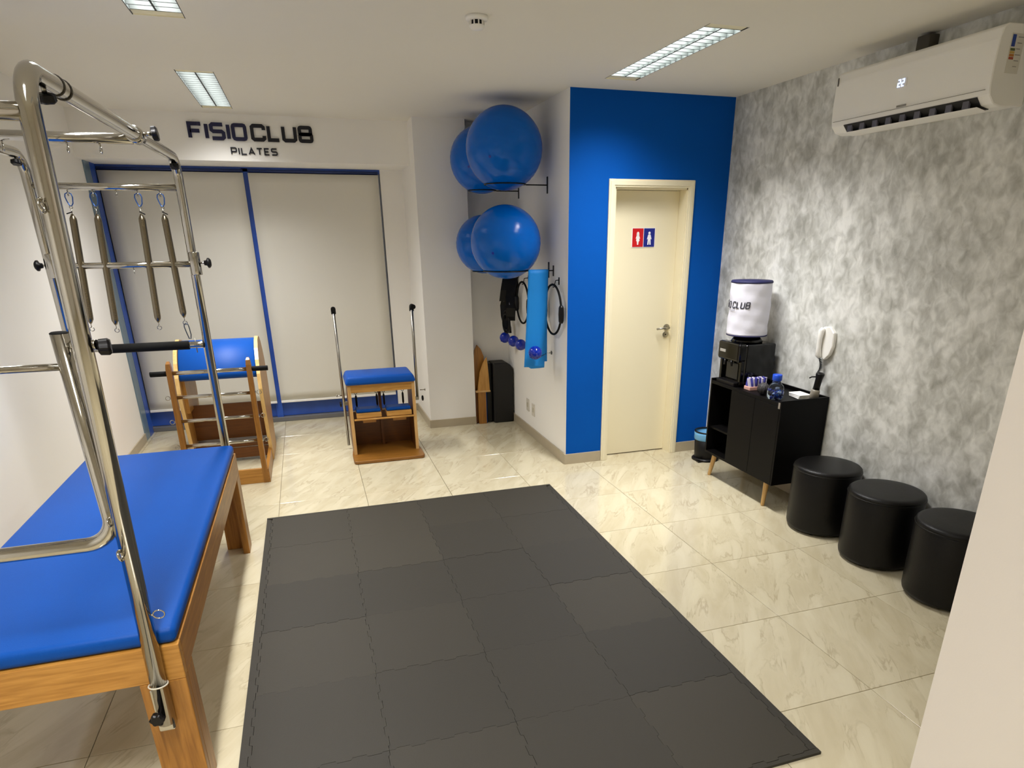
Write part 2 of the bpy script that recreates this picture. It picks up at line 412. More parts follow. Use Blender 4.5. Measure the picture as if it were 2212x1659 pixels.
for k, (xa, xb) in enumerate(((-1.218, -.056), (-.016, 1.145))):
    t = thing('roller_blind', ['white roller blind on the left half of the window, behind the wooden barrel', 'white roller blind right of the blue mullion, behind the low wooden chair'][k], 'roller blind', ((xa+xb)/2, 2.40, .2), 'roller blinds over the window')
    g = G(); nx, nz = 10, 24
    vv = [[g.bm.verts.new((xa+(xb-xa)*i/nx, 2.395+.0025*math.sin(i*1.1+k)+.002*math.sin(j*.5), .215+(2.318-.215)*j/nz)) for i in range(nx+1)] for j in range(nz+1)]
    for j in range(nz):
        for i in range(nx): f = g.bm.faces.new((vv[j][i], vv[j][i+1], vv[j+1][i+1], vv[j+1][i])); f.smooth = True
    ex = bmesh.ops.extrude_face_region(g.bm, geom=g.bm.faces[:])
    for e in ex['geom']:
        if isinstance(e, bmesh.types.BMVert): e.co.y += .003
    bmesh.ops.recalc_face_normals(g.bm, faces=g.bm.faces)
    obj('blind_fabric', g, FABW, t)
    obj('bottom_bar', G().box(xa, xb, 2.388, 2.404, .195, .217, bev=.003), PLASTW, t)
    obj('roller_tube', G().cyl((xa, 2.405, 2.335), (xb, 2.405, 2.335), .012, 12), mat('blind_tube', '22346a', .5), t)

# ------------------------------------------------------------------ door and frame
dr = bpy.data.objects.new('door_1', None); COL.objects.link(dr); dr.location = (2.9, .25, 0); WL[dr.name] = Vector((2.9, .25, 0)); dr['kind'] = 'structure'
obj('door_leaf', G().box(2.612, 3.196, .255, .289, .008, 2.082, bev=.002, seg=1), CREAM, dr)
g = G().box(2.597, 2.612, .148, .295, 0, 2.10).box(3.196, 3.208, .148, .295, 0, 2.10).box(2.597, 3.208, .148, .295, 2.085, 2.10)
obj('door_jamb', g, CREAM, dr)
g = G()
for x0, x1 in ((2.548, 2.602), (3.203, 3.257)):
    g.box(x0, x1, .134, .150, 0, 2.15, bev=.004); g.box(x0+.012, x1-.012, .129, .136, 0, 2.138, bev=.003)
g.box(2.600, 3.205, .1345, .150, 2.096, 2.1495, bev=.001, seg=1).box(2.588, 3.217, .1295, .136, 2.108, 2.1375, bev=.001, seg=1)
obj('door_casing', g, CREAM, dr)
h = obj('door_handle', G().cyl((3.155, .255, 1.058), (3.155, .247, 1.058), .026, 20).cyl((3.155, .247, 1.058), (3.155, .205, 1.058), .009, 12)
        .tube(fillet([(3.155, .207, 1.058), (3.12, .205, 1.058), (3.045, .207, 1.052)], .01), .0085, 10), STEEL, dr)
obj('key_escutcheon', G().cyl((3.15, .255, 1.0), (3.15, .248, 1.0), .025, 20), STEEL, h)
obj('keyhole', G().cyl((3.15, .2485, 1.0), (3.15, .2470, 1.0), .006, 10), BLACKP, h)
# restroom sign
t = thing('restroom_sign', 'red and blue restroom sign with white woman and man figures on door', 'sign', (2.903, .25, 1.75))
RED = mat('sign_red', 'c80814', .35); SBL = mat('sign_blue', '0a1c84', .35); SWH = mat('sign_white', 'f2f0f4', .4)
obj('backing_plate', G().box(2.803, 3.003, .2515, .2549, 1.678, 1.820), SWH, t)
obj('red_plate', G().box(2.808, 2.9005, .250, .2515, 1.682, 1.816), RED, t)
obj('blue_plate', G().box(2.9055, 2.998, .250, .2515, 1.682, 1.816), SBL, t)
def poly(pts, cx, cz, sc, sy=.2485, d=.0014):
    return [(cx+x*sc, sy, cz+z*sc) for x, z in pts]
man = [(-.14, -1), (-.45, -1), (-.33, .05), (-.42, -.1), (-.62, -.15), (-.3, .62), (.3, .62), (.62, -.15), (.42, -.1), (.33, .05), (.45, -1), (.14, -1), (0, -.2)]
g = G().prism(poly([(a*.7, b) for a, b in man], 2.952, 1.743, .046), (0, 1, 0), .0015)
g.cyl((2.952, .25, 1.743+.86*.046), (2.952, .2485, 1.743+.86*.046), .0095, 14)
obj('man_figure', g, SWH, t)
wom = [(-.12, -1), (-.2, -.5), (-.42, -.3), (-.25, .05), (-.42, -.05), (-.5, 0), (-.22, .62), (.22, .62), (.5, 0), (.42, -.05), (.25, .05), (.42, -.3), (.2, -.5), (.12, -1)]
g = G().prism(poly([(a*.8, b) for a, b in wom], 2.854, 1.743, .046), (0, 1, 0), .0015)
g.prism(poly([(-.25, .55), (-.2, .95), (0, 1.08), (.2, .95), (.25, .55)], 2.854, 1.743, .046), (0, 1, 0), .0015)
obj('woman_figure', g, SWH, t)

# ------------------------------------------------------------------ lettering
# stroke letters: lists of polylines in a unit box (width w, height 1)
def rr(x0, y0, x1, y1, r=.12): return [(x0+r, y0), (x1-r, y0), (x1-r*.3, y0+r*.3), (x1, y0+r), (x1, y1-r), (x1-r*.3, y1-r*.3), (x1-r, y1), (x0+r, y1), (x0+r*.3, y1-r*.3), (x0, y1-r), (x0, y0+r), (x0+r*.3, y0+r*.3)]
def letters(h):
    k = .1
    return {
     'F': (.72, [([(.0, 0), (.0, 1), (.72, 1)], 0), ([(.02, .5), (.60, .5)], 0)]),
     'I': (.0, [([(0, 0), (0, 1)], 0)]),
     'S': (.72, [([(.72, 1), (.1, 1), (0, .9), (0, .6), (.1, .5), (.62, .5), (.72, .4), (.72, .1), (.62, 0), (0, 0)], 0)]),
     'O': (.74, [(rr(0, 0, .74, 1), 1)]),
     'C': (.74, [([(.74, .72), (.74, .9), (.64, 1), (.1, 1), (0, .9), (0, .1), (.1, 0), (.64, 0), (.74, .1), (.74, .28)], 0)]),
     'L': (.63, [([(0, 1), (0, .0), (.63, 0)], 0)]),
     'U': (.76, [([(0, 1), (0, .1), (.1, 0), (.66, 0), (.76, .1), (.76, 1)], 0)]),
     'B': (.76, [(rr(0, 0, .76, .5, .1), 1), (rr(0, .5, .72, 1, .1), 1)]),
     'P': (.66, [([(0, 0), (0, 1), (.56, 1), (.66, .9), (.66, .5), (.56, .4), (.03, .4)], 0)]),
     'A': (.72, [([(0, 0), (.36, 1), (.72, 0)], 0), ([(.14, .3), (.58, .3)], 0)]),
     'T': (.7, [([(0, 1), (.7, 1)], 0), ([(.35, 0), (.35, .97)], 0)]),
     'E': (.6, [([(.6, 1), (0, 1), (0, 0), (.6, 0)], 0), ([(.03, .5), (.52, .5)], 0)])}
LT = letters(1)
def write(txt, x0, x1, h, wd, gap, space, fn, parent, m, depth, mfirst=None, nfirst=0, shear=0):
    tot = 0
    for i, ch in enumerate(txt): tot += space if ch == ' ' else LT[ch][0]+gap
    tot -= gap; sx = (x1-x0-wd)/tot; x = x0+wd/2; cnt = 0
    for ch in txt:
        if ch == ' ': x += space*sx; continue
        g = G()
        for pl, cl in LT[ch][1]:
            g.band2d([(x+px*sx+shear*py*h, wd/2+py*(h-wd)) for px, py in pl], wd, fn, depth, bool(cl))
        obj('letter', g, mfirst if (mfirst and cnt < nfirst) else m, parent); cnt += 1
        x += (LT[ch][0]+gap)*sx
t = thing('wall_lettering', 'dark raised FISIO CLUB PILATES lettering on white wall above the window', 'lettering', (.1, 1.885, 2.45))
write('FISIO CLUB', -.393, .575, .128, .027, .31, .13, lambda a, b, d: (a, 1.8918-d, 2.516-.00*a+b), t, INK, .014, INKB, 5)
write('PILATES', -.092, .272, .055, .0095, .36, .3, lambda a, b, d: (a, 1.8918-d, 2.413+b), t, INK, .010)

# ------------------------------------------------------------------ ceiling lamps
ALU = mat('lamp_reflector', '252b29', .5); ENDC = mat('lamp_end_plate', 'f5efd0', .4)
lamp_lab = ['louvred ceiling lamp nearest the window wall, above the raised lettering', 'louvred ceiling lamp at the top edge above the chrome frame',
            'louvred ceiling lamp over the head end of the exercise bed', 'long louvred ceiling lamp in front of the blue wall', 'unseen louvred ceiling lamp added to brighten the hall']
for n, ((xa, xb), ya, yb) in enumerate(LAMPS):
    t = thing('ceiling_lamp', lamp_lab[n], 'ceiling light', ((xa+xb)/2, (ya+yb)/2, H), 'recessed ceiling lamps')
    e = .004; g = G()
    g.box(xa+e, xb-e, ya+e, yb-e, H+.085, H+.090)
    g.box(xa, xa+e, ya, yb, H, H+.09).box(xb-e, xb, ya, yb, H, H+.09)
    obj('lamp_housing', g, ALU, t)
    obj('end_plate', G().box(xa+e, xb-e, ya+e, ya+.07, H+.004, H+.008).box(xa+e, xb-e, ya, ya+e, H, H+.085), ENDC, t)
    obj('end_plate', G().box(xa+e, xb-e, yb-.07, yb-e, H+.004, H+.008).box(xa+e, xb-e, yb-e, yb, H, H+.085), ENDC, t)
    xm = (xa+xb)/2; obj('centre_divider', G().box(xm-.0045, xm+.0045, ya+.07, yb-.07, H+.004, H+.034), ALU, t)
    nb = 17; me = None
    for k in range(nb+1):
        yy = ya+.07+(yb-ya-.14)*k/nb
        if me is None:
            o = obj('louvre_blade', G().box(xa+.005, xb-.005, yy-.0042, yy+.0042, H+.004, H+.034), ALU, t); me = o.data; y0_ = yy; z0_ = WL[o.name]
        else:
            o = bpy.data.objects.new('louvre_blade', me); COL.objects.link(o); o.parent = t; o.location = Vector((z0_.x, yy, z0_.z))-WL[t.name]
# smoke detector
t = thing('smoke_detector', 'small round white smoke detector on the ceiling', 'smoke detector', (1.262, -1.177, H))
obj('mount_plate', G().lathe([(0, 0), (.052, 0), (.052, -.012), (.046, -.018), (0, -.018)], (1.262, -1.177, H), (0, 0, 1), 28), PLASTW, t)
obj('sensor_core', G().lathe([(0, -.016), (.030, -.016), (.030, -.040), (0, -.040)], (1.262, -1.177, H), (0, 0, 1), 24), BLACKP, t)
g = G()
for k in range(10):
    a = 2*PI*k/10; g.box(-.0025, .0025, .030, .036, -.040, -.014, mx=Matrix.Translation((1.262, -1.177, H)) @ Matrix.Rotation(a, 4, 'Z'))
obj('vent_rib', g, PLASTW, t)
obj('detector_cap', G().lathe([(0, -.036), (.036, -.036), (.036, -.040), (.028, -.050), (.012, -.054), (0, -.054)], (1.262, -1.177, H), (0, 0, 1), 28), PLASTW, t)

# ------------------------------------------------------------------ puzzle mat
MX0, MY1, TS = -.035, -.305, .4855
t = thing('puzzle_mat', 'large dark grey interlocking foam exercise mat on the tiled floor', 'mat', (.95, -1.75, 0))
def edge_pts(a, b, outn, sign, depth=.011, nt=8):
    """points from a to b; teeth pushed along outn; sign alternates phase"""
    a = Vector(a); b = Vector(b); n = Vector(outn); out = []
    out.append(a)
    for k in range(nt):
        f0 = .05+.9*k/nt; f1 = .05+.9*(k+1)/nt
        p0 = a+(b-a)*f0; p1 = a+(b-a)*f1; q = (p1-p0)
        if k == 0: out.append(p0)
        dd = depth/2 if (k % 2 == 0) == (sign > 0) else -depth/2
        out += [p0+n*dd+q*.04, p1+n*dd-q*.04]
        if k == nt-1: out.append(p1)
    return out
NCX, NCY = 4, 6
for i in range(NCX):
    for j in range(NCY):
        x0 = MX0+i*TS; y1 = MY1-j*TS; x1 = x0+TS; y0 = y1-TS; e = .0007
        x0 += e; x1 -= e; y0 += e; y1 -= e
        pts = []
        # bottom (y0) left->right, right, top, left; phases fixed in world so neighbours mate
        pts += edge_pts((x0, y0), (x1, y0), (0, 1), 1) if True else []
        pts += edge_pts((x1, y0), (x1, y1), (1, 0), 1)
        pts += edge_pts((x1, y1), (x0, y1), (0, 1), -1)
        pts += edge_pts((x0, y1), (x0, y0), (1, 0), -1)
        g = G(); hh = .0115+random.random()*.001
        g.prism([(p[0], p[1], 0.0005) for p in pts], (0, 0, 1), hh)
        obj('mat_tile', g, FOAM, t)
Wd, Ln = NCX*TS, NCY*TS
x0, x1, y0, y1 = MX0, MX0+Wd, MY1-Ln, MY1
def strip(a, b, inn, outn, wdt, ext=0):
    n = round((Vector(b)-Vector(a)).length/TS); P = []
    a = Vector(a); b = Vector(b); o_ = Vector(outn)
    for k in range(n): P += edge_pts(a+(b-a)*k/n, a+(b-a)*(k+1)/n, inn, 1)
    P = [p+o_*.0012 for p in P]
    q = (b-a).normalized()*ext
    P += ([b+o_*.0012+q] if ext else [])+[b+o_*wdt+q, a+o_*wdt-q]+([a+o_*.0012-q] if ext else [])
    g = G(); g.prism([(p[0], p[1], .0005) for p in P], (0, 0, 1), .0115); obj('edge_strip', g, FOAM, t)
strip((x0, y0), (x1, y0), (0, 1), (0, -1), .022, .036)
strip((x0, y1), (x1, y1), (0, 1), (0, 1), .022, .036)
strip((x0, y0), (x0, y1), (1, 0), (-1, 0), .035)
strip((x1, y0), (x1, y1), (1, 0), (1, 0), .035)

# ------------------------------------------------------------------ trapeze table
t = thing('trapeze_table', 'wooden exercise bed with blue vinyl pad and tall chrome tube frame', 'exercise table', (-.53, -1.69, 0))
TX0, TX1, TY0, TY1 = -.905, -.147, -2.72, -.66
obj('pad', G().box(TX0+.002, TX1-.004, TY0+.006, TY1-.004, .594, .648, bev=.02, seg=4), PADB, t, smooth=True)
obj('pad_base', G().box(TX0+.02, TX1-.02, TY0+.02, TY1-.02, .570, .596), W_MD('y'), t)
obj('side_rail', G().box(TX1-.035, TX1, TY0+.035, TY1-.035, .468, .594, bev=.003), W_MD('y'), t)
obj('side_rail', G().box(TX0, TX0+.035, TY0+.035, TY1-.035, .468, .594, bev=.003), W_MD('y'), t)
obj('end_rail', G().box(TX0, TX1, TY0, TY0+.035, .468, .594, bev=.003), wood('oak_gold', '99651f', 'c89144', 'x'), t)
obj('end_rail', G().box(TX0, TX1, TY1-.035, TY1, .468, .594, bev=.003), W_MD('x'), t)
for sx in (0, 1):
    for sy in (0, 1):
        xo = TX1 if sx else TX0; yo = TY1 if sy else TY0; dx = -1 if sx else 1; dy = -1 if sy else 1
        g = G(); a = sorted((xo, xo+dx*.133)); b = sorted((yo, yo+dy*.036)); g.box(a[0], a[1], b[0], b[1], 0, .468, bev=.003)
        a = sorted((xo, xo+dx*.036)); b = sorted((yo+dy*.036, yo+dy*.128)); g.box(a[0], a[1], b[0], b[1], 0, .468, bev=.003)
        obj('leg', g, W_MD('z'), t)
# side hoops: near post, over the top, far post
def hoop(xt, xb, ):
    p = [(xb, -2.747, .335), (xt, -2.735, 2.128), (xt-.003, -.632, 2.144), (xb+.024, -.634, .36)]
    return G().tube(fillet(p, [.085, .10]), .0235, 20)
HR = obj('side_hoop', hoop(-.182, -.222), CHROME, t)
HL = obj('side_hoop', hoop(-.842, -.862), CHROME, t)
obj('flattened_foot', G().box(-.246, -.199, -.012+-2.747+-.0, -2.722, .31, .47, bev=.006), CHROME, HR)
g = star_knob((-.236, -2.762, .372), (-.1, -1, .0), .021, .024); kn = obj('clamp_knob', g, BLACKP, HR)
obj('slot', G().box(-.226, -.219, -2.7602, -2.7585, .40, .452), BLACKP, HR)
obj('strap_collar', G().torus((-.220, -2.745, .478), .027, .0025, (0, .1, 1), 20, 6), mat('clear_tie', 'c9c4b4', .4), HR)
for xx, pr in ((-.19, HR), (-.845, HL)):
    for yy in (-2.50, -2.44):
        obj('tube_collar', G().torus((xx+.008 if xx > -.5 else xx, yy, 2.130), .0245, .0018, (0, 1, 0), 20, 6), mat('joint_line', '4a453c', .4), pr)
for c, ax in (((-.185, -2.585, 2.098), (0, .35, -1)), ((-.185, -.69, 2.112), (0, -.3, -1)), ((-.845, -.72, 2.112), (0, -.3, -1))):
    obj('clamp_knob', G().cyl(Vector(c)+Vector((0, 0, .03)), c, .006, 8), STEEL, t)
    obj('clamp_knob', star_knob(c, ax, .021, .022), BLACKP, t)
# cross bars
def bar(name, a, b, r, m=CHROME, par=t, seg=16): return obj(name, G().cyl(a, b, r, seg), m, par)
bar('cross_bar', (-.84, -2.735, 2.036), (-.20, -2.735, 2.036), .020)
bar('cross_bar', (-.84, -.634, 2.008), (-.19, -.634, 2.008), .0165)
mid = bar('sliding_bar', (-.84, -1.53, 2.122), (-.20, -1.53, 2.122), .0185)
for xx in (-.186, -.845):
    obj('bar_sleeve', G().lathe([(.024, -.045), (.030, -.045), (.030, .045), (.024, .045)], (xx, -1.53, 2.136), (0, 1, .008), 20), CHROME, mid)
obj('bolt', G().cyl((-.16, -1.53, 2.14), (-.128, -1.53, 2.142), .007, 10), CHROME, mid)
obj('clamp_knob', star_knob((-.130, -1.53, 2.142), (1, 0, .1), .026, .022), BLACKP, mid)
bar2 = bar('slider_bar', (-.82, -.634, 1.640), (-.19, -.634, 1.640), .0155)
for xx, sg in ((-.181, 1), (-.830, -1)):
    obj('slider_clamp', G().cyl((xx, -.634, 1.585), (xx, -.634, 1.700), .029, 18, bev=.003), CHROME, bar2)
    obj('bolt', G().cyl((xx+sg*.028, -.634, 1.645), (xx+sg*.05, -.634, 1.645), .005, 8), CHROME, bar2)
    obj('clamp_knob', G().lathe([(0, 0), (.012, 0), (.014, .012), (.026, .018), (.026, .026), (.016, .034), (0, .036)], (xx+sg*.045, -.634, 1.645), (sg, 0, 0), 20), BLACKP, bar2)
# eye hooks
def eye(c, R=.010, r=.0022, nrm=(1, .3, 0), par=t, stem=.010, dirn=(0, 0, -1)):
    c = Vector(c); d = Vector(dirn)
    g = G().cyl(c, c+d*stem, r*1.3, 8).torus(c+d*(stem+R), R, r, nrm, 18, 6); return obj('eye_hook', g, CHROME, par)
for xx in (-.630, -.423, -.315): eye((xx, -1.53, 2.105), .013, .0028, (1, .5, 0))
SPX = (-.690, -.583, -.480, -.386, -.284)
for xx in SPX: eye((xx, -.634, 1.993), .009, .0025, (1, .4, 0))
for xx in (-.715, -.475): eye((xx, -.634, 1.626), .010, .002, (1, .3, 0))
eye((-.193, -2.747, .722), .0155, .0022, (0, 1, .2), HR, .006, (1, 0, 0))
for zz, xx in ((1.855, -.197), (.955, -.222)): eye((xx, -2.770, zz), .014, .004, (1, 0, .2), HR, .003, (0, -.4, -1))
# push-through bar hinged on the near posts
UY = -2.70
g = G().tube(fillet([(-.252, UY, 1.543), (-.243, UY, .952), (-.80, UY, .952), (-.80, UY, 1.543)], .075), .0215, 18)
U = obj('push_through_bar', g, CHROME, t)
for xx in (-.252, -.80):
    obj('end_cap', G().lathe([(0, 0), (.0215, 0), (.0217, .002), (.017, .005), (0, .005)], (xx, UY, 1.541), (0, 0, 1), 18), RUBBER, U)
bar('brace_bar', (-.79, UY, 1.457), (-.262, UY, 1.457), .0095, CHROME, U)
obj('pivot_bolt', G().cyl((-.238, UY-.01, 1.513), (-.165, UY-.03, 1.513), .0062, 10).cyl((-.228, UY-.012, 1.513), (-.220, UY-.014, 1.513), .012, 6).cyl((-.172, UY-.03, 1.513), (-.165, UY-.032, 1.513), .013, 14), CHROME, U)
obj('clamp_knob', star_knob((-.164, UY-.035, 1.507), (1, .15, 0), .021, .03), BLACKP, U)
eye((-.243, UY-.021, 1.035), .011, .003, (1, 0, .2), U, .002, (0, -.3, -1))
# padded roll bar between the far posts
pb = bar('padded_bar', (-.835, -.634, 1.222), (-.175, -.634, 1.222), .0135)
obj('foam_grip', G().cyl((-.70, -.634, 1.222), (-.283, -.634, 1.222), .0235, 20, bev=.003), RUBBER, pb)
obj('bar_sleeve', G().cyl((-.280, -.634, 1.222), (-.212, -.634, 1.222), .018, 18, bev=.002), CHROME, pb)
obj('end_ring', G().torus((-.207, -.634, 1.222), .017, .006, (1, 0, 0), 18, 8), BLACKP, pb)
obj('adjuster_pin', G().cyl((-.25, -.634, 1.18), (-.25, -.634, 1.26), .003, 8), STEEL, pb)
# hanging springs
SPR = [(-.690, -.728, 1.345, 'steel tension spring hanging leftmost on the chrome frame'), (-.583, -.615, 1.333, 'steel tension spring hanging second from the left on the chrome frame'),
       (-.386, -.412, 1.338, 'steel tension spring with an empty hook below, third from the left'), (-.284, -.283, 1.358, 'steel tension spring clipped down to the black padded bar')]
CARB = mat('blue_anodised', '32599c', .3, .7)
for n, (xt, xb, zb, lab) in enumerate(SPR):
    s = thing('tension_spring', lab, 'spring', (xt, -.634, 1.99), 'steel springs on the chrome frame')
    y = -.634
    cz = 1.982
    pth = [(xt+.000, y, cz)] + [(xt+dx, y, cz-dz) for dx, dz in ((.013, .008), (.016, .022), (.012, .05), (.004, .062), (-.004, .062), (-.012, .04), (-.016, .022), (-.013, .008))]
    obj('carabiner', G().tube(pth, .0028, 8, closed=True), CARB if n != 1 else CARB, s)
    zt = 1.918
    f = lambda z: xt+(xb-xt)*(zt-z)/(zt-zb)
    obj('hook_end', G().torus((f(zt-.006), y, zt-.004), .007, .0018, (0, 1, 0), 14, 6).cyl((f(zt-.010), y, zt-.010), (f(zt-.05), y, zt-.04), .0022, 6), CHROME, s)
    a = Vector((f(zt-.035), y, zt-.035)); b = Vector((xb, y, zb+.012)); L = (b-a).length
    obj('spring_coil', G().lathe([(0, 0), (.006, 0), (.0155, .02), (.0165, .03), (.0165, L-.03), (.0155, L-.02), (.006, L), (0, L)], a, b-a, 18), COIL, s)
    obj('hook_end', G().cyl(b, b-Vector((0, 0, .018)), .0022, 6).torus(b-Vector((0, 0, .029)), .0105, .0022, (0, 1, .3), 16, 6), CHROME, s)
    if n in (0, 2, 3):
        obj('tag_strap', G().box(-.014, .014, -.002, .002, -.0025, .0025, mx=Matrix.Translation((f(zt-.03)+(.008 if n else -.008), y-.012, zt-.03)) @ Matrix.Rotation(.5 if n else -.3, 4, 'Y')), BLACKP, s)
    if n == 3:
        zc = zb-.020; obj('carabiner', G().tube([(xb+.002+dx, y, zc-dz) for dx, dz in ((0, 0), (.010, .006), (.013, .02), (.016, .06), (.012, .082), (.004, .082), (-.004, .05), (-.010, .02), (-.009, .006))], .0028, 8, closed=True), mat('grey_carabiner', '4f5a6a', .3, .8), s)

# ------------------------------------------------------------------ ladder barrel
t = thing('ladder_barrel', 'wooden ladder barrel with blue padded drum and chrome rungs', 'exercise equipment', (-.37, 1.0, 0))
BX0, BX1 = -.695, -.070
CY, CZ, RR_ = 1.37, .585, .405
def side_pts(x):
    P = [(x, 1.10, 0), (x, 1.58, 0), (x, 1.66, .30)]
    for k in range(13):
        a = math.radians(-10+200*k/12); P.append((x, CY+(RR_+.012)*.92*math.cos(a), CZ+(RR_+.012)*math.sin(a)))
    P[-1] = (x, 1.005, .50); P.insert(len(P), (x, 1.05, .30))
    return P
for xx in (BX0, BX1-.028):
    sp = obj('side_panel', G().prism(side_pts(xx), (1, 0, 0), .028), W_LT('z'), t)
    q = side_pts(xx)[9:]+[(xx, 1.10, 0)]
    g = G()
    for k in range(len(q)-1):
        a_, b_ = Vector(q[k]), Vector(q[k+1]); n_ = Vector((0, -(b_-a_).z, (b_-a_).y)).normalized()
        if n_.y > 0: n_ = -n_
        g.prism([a_, b_, b_+Vector((.028, 0, 0)), a_+Vector((.028, 0, 0))], n_, .0015)
    obj('ply_edge', g, wood('pale_ply', 'd2a860', 'e6c485', 'z'), sp)
g = G()
P = [(BX0+.03, CY+RR_*.93*math.cos(a), CZ+RR_*math.sin(a)) for a in [math.radians(5+153*k/28) for k in range(29)]]
Q = [(BX0+.03, CY+(RR_-.05)*.93*math.cos(a), CZ+(RR_-.05)*math.sin(a)) for a in [math.radians(5+153*k/28) for k in range(29)]][::-1]
W_ = BX1-BX0-.06
vs = [[g.bm.verts.new(Vector(p)+Vector((x, 0, 0))) for x in (0, .006, W_-.006, W_)] for p in P+Q]
n = len(vs)
for k in (0, 3):
    for i in range(29):
        c = Vector((0, CY, CZ)); v = vs[i][k].co; d = Vector((0, v.y-c.y, v.z-c.z)).normalized(); v -= d*.008
for i in range(n):
    for k in range(3): f = g.bm.faces.new((vs[i][k], vs[i][k+1], vs[(i+1) % n][k+1], vs[(i+1) % n][k])); f.smooth = i != 28 and i != n-1
for k in (0, 3):
    for i in range(28): g.bm.faces.new((vs[i][k], vs[i+1][k], vs[n-2-i][k], vs[n-1-i][k]))
bmesh.ops.recalc_face_normals(g.bm, faces=g.bm.faces)
obj('barrel_pad', g, PADB, t)
obj('back_board', G().box(BX0+.028, BX1-.028, 1.28, 1.30, .17, .47), W_DK('x'), t)
obj('shelf_board', G().box(BX0+.028, BX1-.028, 1.16, 1.56, .12, .145), W_DK('x'), t)
obj('shelf_board', G().box(BX0+.028, BX1-.028, 1.14, 1.16, .03, .115), W_DK('x'), t)
obj('side_brace', G().box(BX0+.028, BX0+.05, 1.10, 1.50, .45, .80), W_LT('z'), t)
# base frame
obj('front_board', G().box(-.655, -.095, .505, .528, .0, .115, bev=.003), wood('oak_gold', '99651f', 'c89144', 'x'), t)
obj('base_rail', G().box(-.105, -.078, .505, 1.14, .0, .11, bev=.003), W_MD('y'), t)
obj('base_rail', G().box(-.680, -.653, .505, 1.14, .0, .11, bev=.003), W_MD('y'), t)
def upright(x):
    g = G(); w_, d_ = .036, .05
    zs = [(0, .505), (.2, .507), (.6, .535), (.90, .56), (.935, .566), (.95, .575)]; rg = []
    for i, (z, y) in enumerate(zs):
        ww = w_/2 * (1 if i < 4 else (.8 if i == 4 else .45)); dd = d_/2*(1 if i < 4 else (.85 if i == 4 else .4))
        rg.append([g.bm.verts.new((x+a*ww, y+dd*b+.02, z)) for a, b in ((-1, -1), (1, -1), (1, 1), (-1, 1))])
    for a, b in zip(rg, rg[1:]):
        for k in range(4): g.bm.faces.new((a[k], a[(k+1) % 4], b[(k+1) % 4], b[k]))
    g.bm.faces.new(rg[0][::-1]); g.bm.faces.new(rg[-1]); return g
obj('upright', upright(-.638), wood('ladder_brown', '7a4e18', 'a4702c', 'z'), t); obj('upright', upright(-.108), wood('ladder_brown', '7a4e18', 'a4702c', 'z'), t)
for z, y in ((.868, .575), (.694, .56), (.520, .548), (.335, .535)):
    top = z > .8
    r = bar('rung', (-.70 if top else -.66, y, z), (-.045 if top else -.085, y, z), .0145 if top else .0125, CHROME, t)
    if top:
        obj('rung_grip', G().cyl((-.765, y, z), (-.655, y, z), .0185, 18, bev=.003), RUBBER, r)
        obj('rung_grip', G().cyl((-.088, y, z), (.022, y, z), .0185, 18, bev=.003), RUBBER, r)
    else:
        obj('ring_hook', G().torus((-.680, y, z), .015, .0025, (0, 1, 0), 18, 6), CHROME, r)
        obj('ring_hook', G().torus((-.064, y, z), .015, .0025, (0, 1, 0), 18, 6), CHROME, r)

# ------------------------------------------------------------------ split-pedal chair
t = thing('pedal_chair', 'low wooden pedal chair with blue seat and two upright chrome handles', 'exercise chair', (.87, 1.0, 0))
P = [(.602, .70), (1.135, .70), (1.155, .71), (1.165, .735), (1.165, .92), (1.145, 1.23), (.60, 1.23), (.572, .92), (.572, .735), (.580, .71)]
obj('base_plate', G().prism([(a, b, .002) for a, b in P], (0, 0, 1), .026, bev=.004), wood('rich_brown', '6a4413', '946222', 'x'), t)
for xx in (.588, 1.117):
    obj('side_panel', G().prism([(xx, .905, .028), (xx, 1.22, .028), (xx, 1.20, .615), (xx, .90, .615)], (1, 0, 0), .024), wood('dark_ply', '4e2a08', '7c4a16', 'z'), t)
    obj('panel_edging', G().box(xx-.001, xx+.025, .897, .906, .028, .616), W_ED('z'), t)
obj('seat_rail', G().box(.612, 1.117, .902, .925, .560, .616, bev=.002), W_LT('x'), t)
obj('seat_board', G().box(.588, 1.141, .90, 1.21, .616, .628), W_LT('x'), t)
g = G().box(.572, 1.152, .862, 1.235, .628, .698, bev=.022, seg=4)
for v in g.bm.verts:
    f = 1-.075*max(0, min(1, (v.co.z-.64)/.06)); v.co.x = .862+(v.co.x-.862)*f; v.co.y = 1.06+(v.co.y-1.06)*f
obj('seat_cushion', g, PADB, t, smooth=True)
obj('back_board', G().box(.612, 1.117, 1.195, 1.215, .028, .33), W_DK('x'), t)
obj('centre_post', G().box(.853, .877, 1.15, 1.19, .028, .55), W_DK('z'), t)
for xa, xb in ((.638, .845), (.888, 1.100)):
    pd = obj('pedal', G().box(xa, xb, .885, 1.03, .345, .385, bev=.003), W_LT('x'), t)
    obj('pedal_pad', G().box(xa+.003, xb-.003, .905, 1.025, .385, .415, bev=.01, seg=3), PADB, pd)
    obj('pedal_bracket', G().box(xa+.05, xb-.05, .90, 1.0, .300, .345), W_MD('x'), pd)
    obj('pedal_arm', G().box((xa+xb)/2-.02, (xa+xb)/2+.02, 1.0, 1.17, .33, .345), W_DK('y'), pd)
bar('pedal_dowel', (.617, .878, .335), (1.122, .878, .335), .008, W_LT('x'), t)
